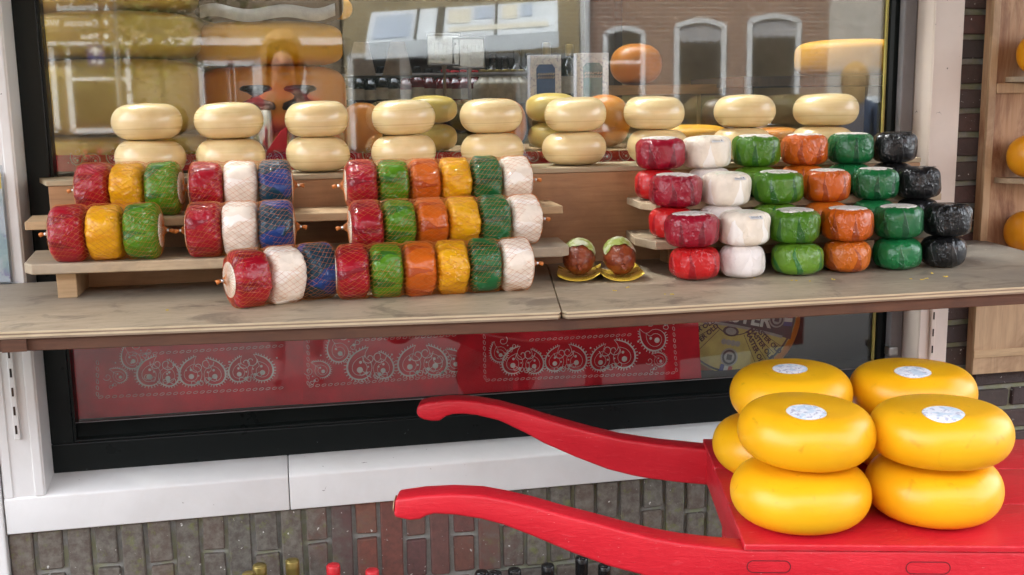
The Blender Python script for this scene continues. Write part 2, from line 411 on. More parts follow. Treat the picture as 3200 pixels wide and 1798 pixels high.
def brick_mat(name, cols, moss=True):
    t = NT(name); v = t.co(); g = t.n('ShaderNodeNewGeometry'); r = g.outputs['Random Per Island']
    cr = t.n('ShaderNodeValToRGB'); t.l(r, cr.inputs[0])
    el = cr.color_ramp.elements; el[0].position = 0; el[0].color = cols[0]+(1,); el[1].position = 1; el[1].color = cols[-1]+(1,)
    for i, c in enumerate(cols[1:-1]): e = el.new((i+1)/(len(cols)-1)); e.color = c+(1,)
    n = t.noise(v, 45, 6, .7); n3 = t.noise(v, 16, 5, .65, .5)
    c = t.mix(t.ramp(n, .35, .7), cr.outputs[0], t.mix(.6, cr.outputs[0], (.04, .032, .028)))
    if moss:
        x, y, z = t.xyz(v)
        d = t.math('ABSOLUTE', t.math('SUBTRACT', x, .27))          # clean stretch behind the barrow handles
        m = t.ramp(t.math('ADD', d, t.math('MULTIPLY', t.math('SUBTRACT', n3, .5), .35)), .12, .27)
        c = t.mix(t.math('MULTIPLY', m, .78), c, t.mix(t.ramp(n, .4, .65), (.085, .082, .066), (.19, .185, .155)))
        gr = t.math('MULTIPLY', m, t.ramp(t.noise(v, 24, 5, .7), .56, .68))
        c = t.mix(t.math('MULTIPLY', gr, .7), c, (.15, .165, .045))
    sp = t.noise(v, 85, 3, .5)
    c = t.mix(t.ramp(sp, .69, .73), c, (.55, .54, .50))
    return t.pbr(c, .85, 0, t.bump(t.math('ADD', n, t.math('MULTIPLY', n3, .6)), .7, .004))
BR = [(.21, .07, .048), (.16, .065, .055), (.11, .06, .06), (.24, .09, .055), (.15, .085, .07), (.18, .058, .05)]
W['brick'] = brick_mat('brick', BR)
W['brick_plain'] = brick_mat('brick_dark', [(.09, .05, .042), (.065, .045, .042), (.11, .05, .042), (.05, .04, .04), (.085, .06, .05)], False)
def mortar_mat():
    t = NT('mortar'); v = t.co(); n = t.noise(v, 60, 5, .7); n3 = t.noise(v, 12, 4)
    c = t.mix(t.ramp(n, .3, .7), (.20, .20, .185), (.30, .30, .275))
    x, y, z = t.xyz(v); d = t.math('ABSOLUTE', t.math('SUBTRACT', x, .27))
    m = t.math('MULTIPLY', t.ramp(t.math('ADD', d, t.math('MULTIPLY', t.math('SUBTRACT', n3, .5), .3)), .12, .28), t.ramp(t.noise(v, 22, 4), .42, .6))
    c = t.mix(t.math('MULTIPLY', m, .75), c, (.22, .23, .12))
    return t.pbr(c, .9, 0, t.bump(n, .6, .003))
W['mortar'] = mortar_mat()

def glass_mat():
    t = NT('window_glass')
    ge = t.n('ShaderNodeNewGeometry'); dp = t.n('ShaderNodeVectorMath', operation='DOT_PRODUCT'); t.l(ge.outputs['Incoming'], dp.inputs[0]); t.l(ge.outputs['Normal'], dp.inputs[1])
    fac = t.math('ADD', .052, t.math('MULTIPLY', .905, t.math('POWER', t.math('SUBTRACT', 1., t.math('ABSOLUTE', dp.outputs['Value']), clamp=True), 5.)))
    tr = t.n('ShaderNodeBsdfTransparent'); gl = t.n('ShaderNodeBsdfAnisotropic') if False else t.n('ShaderNodeBsdfGlossy')
    gl.inputs['Roughness'].default_value = .004; tr.inputs['Color'].default_value = (.93, .96, .94, 1)
    v = t.co(scale=(1, 1, 1)); nb = t.bump(t.noise(v, 1.5, 1), .015, .02); t.l(nb, gl.inputs['Normal'])
    mx = t.n('ShaderNodeMixShader'); t.l(fac, mx.inputs[0]); t.l(tr.outputs[0], mx.inputs[1]); t.l(gl.outputs[0], mx.inputs[2])
    t.l(mx.outputs[0], t.out.inputs[0]); return t.m
W['glass'] = glass_mat()
def clear_mat(name, tint=(.95, .96, .97)):
    t = NT(name)
    tr = t.n('ShaderNodeBsdfTransparent'); tr.inputs['Color'].default_value = tint+(1,)
    gl = t.n('ShaderNodeBsdfGlossy'); gl.inputs['Roughness'].default_value = .03
    mx = t.n('ShaderNodeMixShader'); mx.inputs[0].default_value = .09
    t.l(tr.outputs[0], mx.inputs[1]); t.l(gl.outputs[0], mx.inputs[2]); t.l(mx.outputs[0], t.out.inputs[0]); return t.m
W['clear'] = clear_mat('clear_pane'); W['acrylic'] = clear_mat('acrylic', (.90, .93, .96))

# ------------------------------------------------------------------ world and sun
w = bpy.data.worlds.new('World'); sc.world = w; w.use_nodes = True
nt = w.node_tree; bg = nt.nodes['Background']
sky = nt.nodes.new('ShaderNodeTexSky'); sky.sky_type = 'NISHITA'; sky.sun_disc = False
SUN_EL, SUN_ROT = math.radians(56), math.radians(-40)
sky.sun_elevation = SUN_EL; sky.sun_rotation = SUN_ROT; sky.air_density = 1.; sky.dust_density = 3.5; sky.ozone_density = .6
hs = nt.nodes.new('ShaderNodeHueSaturation'); hs.inputs['Saturation'].default_value = .28
nt.links.new(sky.outputs[0], hs.inputs['Color']); nt.links.new(hs.outputs[0], bg.inputs[0]); bg.inputs[1].default_value = .15
sl = bpy.data.lights.new('sun', 'SUN'); sl.energy = .75; sl.angle = math.radians(12); sl.color = (1, .96, .90)
so = bpy.data.objects.new('sun', sl); COL.objects.link(so)
sv = Vector((math.sin(SUN_ROT)*math.cos(SUN_EL), math.cos(SUN_ROT)*math.cos(SUN_EL), math.sin(SUN_EL)))
so.rotation_euler = (-sv).to_track_quat('-Z', 'Y').to_euler()
sc.view_settings.view_transform = 'Standard'; sc.view_settings.look = 'None'
sc.view_settings.exposure = 3.32; sc.view_settings.gamma = 1
sc.cycles.max_bounces = 8; sc.cycles.transparent_max_bounces = 16; sc.cycles.glossy_bounces = 4
sc.cycles.caustics_reflective = False; sc.cycles.caustics_refractive = False; sc.cycles.sample_clamp_indirect = 4.
sc.cycles.use_denoising = True

# ================================================================== shop front
ZL = 1.07                       # ledge top
YF, YS, YG = 2.54, 2.63, 2.66   # post face, sash face, glass
XL = -.58; XR = at(2284, 402, YS).x
win = empty('shop_window', (.5, YF, .488), 0, 'large fixed shop window with white posts, white sill and black-green inner frame', 'window')
def wpart(mb, name, mats, label=None, **k):
    o = mb.build(name, mats, None, **k); o.parent = win; o.matrix_parent_inverse = Matrix.Translation(win.location).inverted()
    if label: o['label'] = label
    return o
m = MB(); m.box((-.672, YF, .574), (XL, 2.70, 2.3), bev=.003); m.box((-.604, YF-.004, .5745), (XL-.003, YF+.01, 2.3), bev=.003); m.box((-.668, YF-.003, .5745), (-.650, YF+.01, 2.3), bev=.002)
wpart(m, 'frame_post', W['white'], 'white post with chipped paint beside the bare ledge end')
m = MB(); m.box((XR, YF, .574), (1.706, 2.70, 2.3), bev=.003)
xi = at(2334, 402, YF).x
m.box((XR+.004, YF-.004, .5745), (xi, YF+.01, 2.3), bev=.003)
wpart(m, 'frame_post', W['cream_paint'], 'cream-white post behind the black cheeses')
jx = at(728, 1240, YF).x
sp = [(2.70, .488), (2.537, .488), (2.536, .572), (2.542, .5765), (2.632, .5965), (2.70, .5965)]
m = MB(); m.prism(sp, (-.671, 0, 0), (0, 1, 0), (0, 0, 1), (1, 0, 0), jx-.001+.671, bev=.003); wpart(m, 'sill', W['white'], auto=.7)
m = MB(); m.prism(sp, (jx+.001, 0, 0), (0, 1, 0), (0, 0, 1), (1, 0, 0), 1.705-jx-.001, bev=.003); wpart(m, 'sill', W['white'], auto=.7)
m = MB(); m.box((-.672, YF+.002, 2.302), (1.706, 2.70, 2.42)); wpart(m, 'head', W['white'])
# sash: outer frame, glazing beads
zo = at(231/K, 1386/K, YS).z; xo = at(231/K, 1386/K, YS).x
xro = XR-.038
zg0 = .708; xg0 = -.527; xg1 = at(2751/K, 500/K, YG).x
m = MB()
m.box((XL, YS, .592), (XR, 2.71, zo), bev=.003)
m.box((XL, YS, zo), (xo, 2.71, 2.3), bev=.003)
m.box((xro, YS+.004, zo), (XR-.001, 2.71, 2.3), bev=.003)
bp = [(2.637, zo-.002), (2.637, zo+.006), (2.642, zo+.012), (2.659, zg0), (2.659, zo-.002)]
m.prism(bp, (xo, 0, 0), (0, 1, 0), (0, 0, 1), (1, 0, 0), xro-xo)
m.box((xo, 2.634, zo-.001), (xro, 2.66, zo+.0055), bev=.002)
m.prism([(2.637, xo-.002), (2.637, xo+.006), (2.659, xg0), (2.659, xo-.002)], (0, 0, zo), (0, 1, 0), (1, 0, 0), (0, 0, 1), 2.3-zo)
m.prism([(2.639, xro+.002), (2.639, xro-.012), (2.645, xro-.02), (2.659, xg1+.002), (2.659, xro+.002)], (0, 0, zo), (0, 1, 0), (1, 0, 0), (0, 0, 1), 2.3-zo)
m.box((XL, YS, 2.2), (XR, 2.71, 2.3))
wpart(m, 'sash', W['black'])
m = MB(); m.box((at(2803/K, 402, 2.62).x, 2.612, zo), (XR-.002, 2.64, 2.2), bev=.004); wpart(m, 'rebate_strip', W['grey_strip'])
m = MB(); m.box((xg1-.003, 2.652, zg0), (xg1+.002, 2.6595, 2.2)); wpart(m, 'glazing_line', W['gold_bead'])
m = MB(); m.box((xg0, 2.656, zg0-.0006), (xg1, 2.6595, zg0+.0008)); wpart(m, 'putty_line', W['grey_strip'])
m = MB(); m.box((-.56, YG, .68), (xg1+.03, YG+.006, 2.22))
m.m = [1]*len(m.m)
for i, f in enumerate(m.f):
    if all(abs(m.v[j][1]-YG) < 1e-6 for j in f): m.m[i] = 0
wpart(m, 'glass_pane', [W['glass'], W['clear']])
# slotted shelf rails screwed on the posts, rusty slots
def rail(x0, zt, zb, mat, n):
    m = MB(); m.box((x0-.006, YF-.009, zb), (x0+.007, YF-.001, zt), 0, bev=.002)
    for i in range(n):
        zc = zb+(zt-zb)*(i+.55)/n
        m.box((x0-.002, YF-.0098, zc-.010), (x0+.0022, YF-.007, zc+.010), 1)
    return wpart(m, 'shelf_rail', [mat, W['rust']])
pa = at(33, 905, YF); pb = at(42, 1105, YF); rail(pb.x+.003, 1.02, pb.z, W['white'], 7)
pb = at(2340, 880, YF); rail(pb.x, 1.03, .62, W['cream_paint'], 9)
m = MB(); pb = at(2250, 885, 2.6); m.box((pb.x-.016, 2.60, pb.z-.012), (pb.x+.012, 2.625, pb.z+.012), bev=.003); wpart(m, 'latch', W['steel'])

# neighbouring door post at the edge
m = MB(); m.box((-.90, 2.533, 0), (-.675, 2.72, 2.5), bev=.004)
tag(m.build('door_post', W['white']), 'white door post running down beside the window sill to the paving', 'door post')

# brick wall: real bricks on a mortar bed
m = MB()
for lo, hi in [((-.674, 2.566, 0), (1.708, 2.72, .487)), ((1.7085, 2.566, 0), (3.4, 2.72, 2.42)), ((-4., 2.566, 0), (-.902, 2.72, 2.42))]: m.box(lo, hi, 1)
bb = bmesh.new()
def brick(x0, x1, z0, z1):
    j = lambda s: rnd.uniform(-s, s)
    y = 2.553+j(.003); c = bmesh.ops.create_cube(bb, size=1)['verts']
    for v in c:
        v.co = Vector((x0 if v.co.x < 0 else x1, y if v.co.y < 0 else 2.60, z0 if v.co.z < 0 else z1)) + Vector((j(.0022), j(.0012) if v.co.y < 0 else 0, j(.0022)))
x = -.672
while x < 1.70:
    wd = .051+rnd.uniform(-.003, .003); wd = min(wd, 1.707-x)
    k = int(round((x+.672)/.062))
    if k % 2: 
        zs = .385+rnd.uniform(-.012, .012); brick(x, x+wd, .279, zs-.006); brick(x, x+wd, zs+.006, .484)
    else: brick(x, x+wd, .276, .484)
    x += wd+.0105
z = .2655; r_ = 0
while z > .0:
    x = -.674-(.11 if r_ % 2 else 0)
    while x < 1.70: brick(max(x, -.672), min(x+.205, 1.706), z-.05, z); x += .2175
    z -= .0625; r_ += 1
z = 2.40; r_ = 0
while z > .05:
    x = 1.7085-(.12 if r_ % 2 else .0)
    while x < 2.6:
        x0 = max(x, 1.709)
        if x+.205-x0 > .02: brick(x0, x+.203, z-.0475, z)
        x += .2175
    z -= .0625; r_ += 1
bmesh.ops.bevel(bb, geom=bb.edges[:], offset=.003, segments=1, affect='EDGES')
m.bm(bb, 0)
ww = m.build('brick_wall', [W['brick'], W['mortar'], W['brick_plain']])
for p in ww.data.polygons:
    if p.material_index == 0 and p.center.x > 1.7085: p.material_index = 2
tag(ww, 'old brick shop wall with mossy upright bricks under the white window sill', 'wall')
m = MB(); m.box((-4, 2.58, 2.43), (3.4, 2.724, 6.2)); m.box((-4, 6.8, 0), (3.4, 7.0, 9.5)); m.box((-4, 5.3, 6.2), (3.4, 6.8, 6.4)); m.box((-4, 2.72, 0), (-3.8, 6.8, 6.2)); m.box((3.2, 2.72, 0), (3.4, 6.8, 6.2))  # unseen walls put in for shade; rear one raised to keep out sun
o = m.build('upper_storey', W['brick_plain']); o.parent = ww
# shop interior (room behind the glass)
def struct(name, mb, mats): return tag(mb.build(name, mats), kind='structure')
m = MB(); m.box((-1.6, 2.74, -.02), (3.1, 6.2, 0.)); struct('shop_floor', m, W['inside_dark'])
m = MB(); m.box((-1.6, 5.2, 0), (3.1, 5.3, 2.5)); m.box((-1.7, 2.74, 0), (-1.6, 5.3, 2.5)); m.box((3.1, 2.74, 0), (3.2, 5.3, 2.5)); struct('shop_interior_wall', m, W['inside_wall'])
m = MB(); m.box((-1.7, 2.725, 2.5), (3.2, 2.78, 2.55)); m.box((-1.7, 4.5, 2.5), (3.2, 5.3, 2.55)); m.box((-1.7, 2.781, 2.5), (-1.4, 4.499, 2.55)); m.box((2.5, 2.781, 2.5), (3.2, 4.499, 2.55)); struct('shop_ceiling', m, W['paper'])
rl = empty('added_rooflight', (.75, 3.7, 2.55), 0, 'clear roof pane added out of view to brighten the shop display', 'added_rooflight')  # unseen roof opening, added to bring sky light onto the inside cheeses
m = MB(); m.box((-1.43, 2.76, 2.551), (2.53, 4.53, 2.556)); child_later = (m, rl)

# awning over the shop front (keeps the zenith off the stall)
aw = empty('shop_awning', (.5, 2.56, 2.45), 0, 'striped canvas awning reaching out over the cheese stall', 'awning')
def child(mb, name, mats, par, label=None, **k):
    o = mb.build(name, mats, None, **k); o.parent = par
    o.matrix_parent_inverse = (Matrix.Translation(par.location) @ par.rotation_euler.to_matrix().to_4x4()).inverted()
    if label: o['label'] = label
    return o
child(child_later[0], 'pane', W['clear'], rl)
for xx in (-1.43, -.1, 1.2, 2.50):
    m = MB(); m.box((xx, 2.76, 2.5565), (xx+.03, 4.53, 2.59)); child(m, 'bar', W['steel'], rl)
W['canvas'] = plain('awning_canvas', (.30, .27, .23), .9, var=.1, scale=6)
m = MB(); m.prism([(2.56, 2.72), (.55, 2.36), (.55, 2.345), (2.56, 2.705)], (-1.5, 0, 0), (0, 1, 0), (0, 0, 1), (1, 0, 0), 4.4); child(m, 'canvas', W['canvas'], aw)
m = MB(); m.box((-1.5, .543, 2.20), (2.9, .549, 2.358)); child(m, 'valance', W['canvas'], aw)
for xx in (-1.4, 2.8):
    m = MB(); m.tube([(xx, 2.55, 2.44), (xx, 1.6, 2.42), (xx, .57, 2.33)], .015, 8); child(m, 'arm', W['steel'], aw)

# ================================================================== ledge
lg = empty('wooden_ledge', (.5, 2.2, ZL), 0, 'weathered plywood ledge fixed under the window on a brown beam', 'ledge')
TH = [0, .0035, .0065, .010, .0135]
def board(poly, name, label):
    m = MB()
    for i in range(4):
        z1 = ZL-TH[i]; z0 = ZL-TH[i+1]; off = (0, .0007, 0, .0005)[i]
        c = Vector((sum(p[0] for p in poly)/len(poly), sum(p[1] for p in poly)/len(poly)))
        pl = [tuple(c+(Vector(p)-c)*(1-off/.3)) for p in poly]
        n0 = len(m.f)
        m.prism(pl, (0, 0, z0), (1, 0, 0), (0, 1, 0), (0, 0, 1), z1-z0, (1, 2, 1, 2)[i] if i else 1)
        if i == 0:
            for q in range(n0, len(m.f)):
                if all(abs(m.v[j][2]-ZL) < 1e-5 for j in m.f[q]): m.m[q] = 0
    return child(m, name, [W['ply_top'], W['ply_light'], W['ply_dark']], lg, label)
board([(-.95, 2.017), (.470, 1.8815), (.4765, 1.890), (.60, 2.535), (-.95, 2.535)], 'board', 'paler plywood board carrying the netted packs')
board([(.4795, 1.892), (.486, 1.8775), (1.69, 1.8765), (1.788, 2.535), (.603, 2.535)], 'board', 'greyer plywood board carrying the stacked small cheeses')
m = MB()
m.prism([(-.95, 2.026), (.474, 1.8905), (1.69, 1.8855), (1.70, 1.93), (.474, 1.935), (-.95, 2.07)], (0, 0, ZL-.0375), (1, 0, 0), (0, 1, 0), (0, 0, 1), .0235, bev=.002)
m.box((-.55, 2.50, ZL-.06), (1.60, 2.536, ZL-.015))
for xx in (-.5, 1.45): m.box((xx, 1.97, ZL-.036), (xx+.04, 2.50, ZL-.0145))
child(m, 'beam', W['beam'], lg)

# ================================================================== risers and stepped planks
ZR = 1.295
r1 = empty('riser_box', (.03, 2.56, ZL), 0, 'long brown plywood riser along the window, carrying the cream cheese pairs', 'riser')
m = MB(); m.prism([(-.512, 2.51), (.60, 2.459), (1.56, 2.475), (1.56, 2.525), (-.512, 2.525)], (0, 0, ZL), (1, 0, 0), (0, 1, 0), (0, 0, 1), ZR-.012-ZL, bev=.0015); child(m, 'front_panel', W['riser'], r1)
m = MB(); m.prism([(-.515, 2.507), (.60, 2.456), (1.56, 2.472), (1.56, 2.65), (-.56, 2.65)], (0, 0, ZR-.0115), (1, 0, 0), (0, 1, 0), (0, 0, 1), .0115, bev=.0015); child(m, 'top_board', W['riser_edge'], r1)
ZM, ZLo = 1.222, 1.1455       # plank tops
def fronty(x, a, b): return a+(b-a)*(x+.53)/1.11
rk = empty('stepped_rack', (0, 2.3, ZL), 0, 'stepped pine rack of two long planks holding the netted packs', 'rack')
m = MB(); m.prism([(-.532, 2.356), (.586, 2.297), (.594, 2.455), (-.548, 2.50)], (0, 0, ZM-.017), (1, 0, 0), (0, 1, 0), (0, 0, 1), .017, bev=.002); child(m, 'plank', W['pine'], rk, 'upper plank')
m = MB(); m.prism([(-.528, 2.305), (-.508, 2.272), (.556, 2.198), (.578, 2.215), (.592, 2.36), (-.548, 2.50)], (0, 0, ZLo-.0215), (1, 0, 0), (0, 1, 0), (0, 0, 1), .0215, bev=.003); child(m, 'plank', W['pine_worn'], rk, 'lower weathered plank with clipped corners')
lp = atz(146, 751, ZL); 
m = MB()
m.box((lp.x, lp.y, ZL), (lp.x+.038, 2.44, ZLo-.022), bev=.0015)
m.box((lp.x+.002, 2.445, ZL), (lp.x+.036, 2.495, ZM-.0175), bev=.0015)
child(m, 'leg', W['pine'], rk)
m = MB(); m.box((.46, 2.235, ZL), (.498, 2.40, ZLo-.022), bev=.0015); m.box((.462, 2.405, ZL), (.496, 2.45, ZM-.0175), bev=.0015); child(m, 'leg', W['pine'], rk)
m = MB(); m.box((lp.x+.039, 2.43, ZL), (.459, 2.443, ZLo-.028)); child(m, 'brace', W['riser'], rk)
rk2 = empty('stepped_rack', (1.2, 2.3, ZL), 0, 'stepped pine rack whose plank ends stick out beside the two smoked cheeses', 'rack')
m = MB(); m.prism([(.781, 2.452), (.770, 2.32), (.790, 2.272), (1.50, 2.285), (1.52, 2.452)], (0, 0, ZM-.016), (1, 0, 0), (0, 1, 0), (0, 0, 1), .016, bev=.002); child(m, 'plank', W['pine_worn'], rk2, 'upper plank')
m = MB(); m.prism([(.776, 2.440), (.752, 2.30), (.772, 2.218), (1.52, 2.222), (1.54, 2.44)], (0, 0, ZLo-.0185), (1, 0, 0), (0, 1, 0), (0, 0, 1), .0185, bev=.002); child(m, 'plank', W['pine_worn'], rk2, 'lower plank with a bevelled corner')
for xx in (.86, 1.42):
    m = MB(); m.box((xx, 2.262, ZL), (xx+.036, 2.38, ZLo-.019), bev=.0015); m.box((xx, 2.385, ZL), (xx+.036, 2.44, ZM-.0165), bev=.0015); child(m, 'leg', W['pine'], rk2)

# ================================================================== cheeses
def superprof(Rr, h, p, n=14, base=0., flat=0.):
    """rounded disc profile, bottom at z=base"""
    out = [(0, base)]
    for i in range(n+1):
        t = -PI/2+PI*i/n
        c, s = abs(math.cos(t)), math.sin(t)
        r = Rr*(c**(2/p)); z = h/2*math.copysign(abs(s)**(2/p), s)
        if r > 1e-5: out.append((r, base+h/2+z))
    out.append((0, base+h)); return out
def roundprof(Rr, h, a, dome=.10, n=20):
    """wheel with half-round sides (radial depth a) and gently domed faces"""
    b = h/2*(1-dome); out = [(0, 0)]
    for i in range(1, 6): r = (Rr-a)*i/6; out.append((r, h/2*dome*(r/(Rr-a))**2))
    for i in range(n+1):
        t = -PI/2+PI*i/n; out.append((Rr-a+a*max(0, math.cos(t))**.92, h/2+b*math.sin(t)))
    for i in range(5, 0, -1): r = (Rr-a)*i/6; out.append((r, h-h/2*dome*(r/(Rr-a))**2))
    out.append((0, h)); return out
def folded(seed, Rr, h, amp=1., square=0., axisamp=1.):
    q = random.Random(seed); ph = [q.uniform(0, 6.28) for _ in range(9)]
    def fn(a, r, z):
        k = r/Rr; u = z/h
        d = .0012*math.sin(3*a+ph[0])+.0009*math.sin(5*a+ph[1]+4*u)+.0006*math.sin(9*a+ph[2]-7*u)
        top = max(0., u-.55)/.45; bot = max(0., .4-u)/.4
        d += (top*.0011*math.sin(13*a+ph[3])+top*.0008*math.sin(21*a+ph[4])+bot*.0011*math.sin(11*a+ph[5])+bot*.0007*math.sin(23*a+ph[6]))
        d *= amp*k
        if square: d += square*Rr*(abs(math.cos(2*(a+.6)))**3)*.5*k
        if square and u < .3: d += .0045*(1-u/.3)**2*(.6+.5*math.sin(5*a+ph[8])+.25*math.sin(14*a+ph[1]))
        zz = z+amp*.0008*math.sin(4*a+ph[7])*k*axisamp*(1 if u > .5 else .3)
        return r+d, zz
    return fn

# ---- 36 film-wrapped small cheeses in six stacks, three steps
cols = ['dark red', 'white', 'light green', 'orange', 'dark green', 'black']
rowpx = [ # row: upper [cx, ytop, ybot, halfw]
    [(1743, 137), (1871, 127), (1999, 127), (2129, 128), (2259, 120), (2380, 117)],
    [(1699, 133), (1827, 123), (1957, 127), (2080, 117), (2203, 112), (2309, 106)],
    [(1660, 125), (1780, 120), (1902, 120), (2024, 115), (2140, 112), (2249, 109)]]
lowpx = [[(1748, 126), (1866, 113), (2004, 128), (2130, 117), (2256, 118), (2371, 109)],
         [(1690, 112), (1815, 112), (1950, 120), (2075, 112), (2195, 108), (2305, 104)],
         [(1650, 108), (1785, 108), (1900, 115), (2020, 110), (2135, 108), (2243, 104)]]
rowY = [2.158, 2.262, 2.372]; rowZ = [ZL, ZLo, ZM]
rowname = ['front stack on the ledge', 'middle stack on the lower plank', 'back stack on the upper plank']
HU, HL = .0735, .071
proto = {}
for ci, c in enumerate(cols):
    for up in (1, 0):
        for var in range(3):
            Rr = .0545 if up else .0525; h = HU if up else HL
            m = MB(); p = 3.7 if up else 3.0
            if c == 'white': p = 4.2 if up else 3.4
            m.lathe(superprof(Rr, h, p, 18), 72, fn=folded(ci*17+up*5+var*3, Rr, h, 1.1 if up else .9, .03 if (c == 'white' and up) else 0))
            proto[c, up, var] = m.mesh('wrapped_cheese', FILM[c][0 if up else 1], True)
lab = MB(); lab.lathe([(0, .0012)]+[(r_, (.03675*(1-(r_/.0545)**3.7)**(1/3.7)+.03675)-HU+.0013) for r_ in (.012, .02, .027, .033, .037, .0395)]+[(.0398, -.0085)], 40)
lab_me = lab.mesh('label', W['label'], True); lab_pale = lab.mesh('label', W['label_pale'], True)
bc = MB(); bc.quad((-.015, 0, -.0055), (.015, 0, -.0055), (.015, .003, .0055), (-.015, .003, .0055), 0)
for i in range(11):
    xx = -.012+i*.0017; bc.quad((xx, -.0003, -.003), (xx+(.0005, .0009)[i % 2], -.0003, -.003), (xx+(.0005, .0009)[i % 2], .0015, .0035), (xx, .0015, .0035), 1)
bc.quad((.0085, -.0003, -.002), (.0115, -.0003, -.002), (.0115, .001, .003), (.0085, .001, .003), 1)
bc_me = bc.mesh('barcode_sticker', [W['paper'], W['ink']])
pl_ = MB(); pl_.quad((-.017, -.008, 0), (.017, -.008, 0), (.017, .008, 0), (-.017, .008, 0), 0); pl_.quad((-.013, -.004, .0003), (.006, -.004, .0003), (.006, -.001, .0003), (-.013, -.001, .0003), 1)
pl_me = pl_.mesh('price_label', [W['paper'], W['ink']])
GRP = 'small film-wrapped cheeses stacked on steps'
for r in range(3):
    for ci, c in enumerate(cols):
        for up in (0, 1):
            px, wd = (rowpx if up else lowpx)[r][ci]
            z0 = rowZ[r] + (HL-.0015 if up else 0)
            ypix = [600, 500, 395][r] + (0 if up else 75) - (ci*6)
            P = at(px, ypix, rowY[r]); Rr = .0545 if up else .0525
            s = min(1.08, max(.9, wpx(wd, (P.x, P.y-.0, z0+.03))/(2*Rr)))
            o = bpy.data.objects.new('wrapped_cheese', proto[c, up, (r+ci) % 3]); link(o)
            o.location = (P.x, P.y+rnd.uniform(-.004, .004), z0); o.scale = (s, s, 1); o.rotation_euler = (rnd.uniform(-.02, .02), rnd.uniform(-.025, .025), rnd.uniform(-.5, .5) + (0 if c == 'white' else rnd.uniform(0, 6)))
            if not up: o.rotation_euler.x = o.rotation_euler.y = 0
            look = {'dark red': 'dark red' if up else 'bright red', 'white': 'white'}.get(c, c)
            tag(o, f"{look} film-wrapped cheese, {'upper' if up else 'lower'} one of the {rowname[r]}", 'cheese', GRP)
            if up:
                if c != 'black':
                    l = bpy.data.objects.new('label', lab_pale if c == 'white' else lab_me); link(l, o); l.location = (0, 0, HU-.0006); l.rotation_euler = (0, 0, rnd.uniform(0, 6))
                if c == 'white':
                    b = bpy.data.objects.new('barcode_sticker', bc_me); link(b, o); a = -o.rotation_euler.z-.05
                    b.location = (.006, -.0535, HU*.86); b.rotation_euler = (-.75, 0, .12)
                    o.rotation_euler.z = rnd.uniform(-.12, .12)
                if c == 'black':
                    b = bpy.data.objects.new('price_label', pl_me); link(b, o)
                    rz = o.rotation_euler.z; v = Vector((.016, -.026, 0)); v.rotate(Euler((0, 0, -rz)))
                    b.location = (v.x, v.y, HU-.0012); b.rotation_euler = (.22*math.cos(rz), -.22*math.sin(rz)*0, -rz+.1)

# ---- cream cheeses in pairs on the riser
tops = [(285, 456, 277, 360), (492, 662, 270, 355), (717, 877, 267, 350), (936, 1097, 262, 345), (1158, 1314, 262, 345), (1371, 1526, 264, 340), (1568, 1720, 257, 335), (1797, 1949, 246, 323), (1997, 2157, 238, 317)]
bots = [(292, 465), (495, 665), (720, 880), (934, 1097), (1160, 1318), (1364, 1524), (1578, 1730), (1790, 1940), (1990, 2145)]
ords = ['first', 'second', 'third', 'fourth', 'fifth', 'sixth', 'seventh', 'eighth', 'ninth']
cme = []
for k in range(3):
    m = MB(); q = random.Random(k); p0, p1 = q.uniform(0, 6), q.uniform(0, 6)
    m.lathe(roundprof(.082, .082, .040+.002*k, .05, 20), 64, fn=lambda a, r, z: (r*(1+.012*math.sin(2*a+p0)+.006*math.sin(3*a+p1)), z+.0022*math.sin(a+p1)*r/.08*(1 if z > .03 else .2)))
    cme.append(m.mesh('cream_cheese', W['cream'], True))
for i in range(9):
    Yc = 2.572-.002*i if i else 2.578
    for up in (0, 1):
        x0, x1 = tops[i][:2] if up else bots[i]
        P = at((x0+x1)/2, 305 if up else 385, Yc)
        o = bpy.data.objects.new('cream_cheese', cme[(i+up) % 3]); link(o)
        s = min(1.02, wpx(x1-x0, P)/.164)
        o.scale = (s, s, 1.0); o.location = (P.x, Yc, ZR+(.0805 if up else 0)); o.rotation_euler = (rnd.uniform(-.03, .02)*up, rnd.uniform(-.03, .03)*up, rnd.uniform(0, 6))
        tag(o, f"{'upper' if up else 'lower'} smooth cream cheese of the {ords[i]} pair along the riser from the netted-pack end", 'cheese', 'pale cream cheeses paired on the riser')

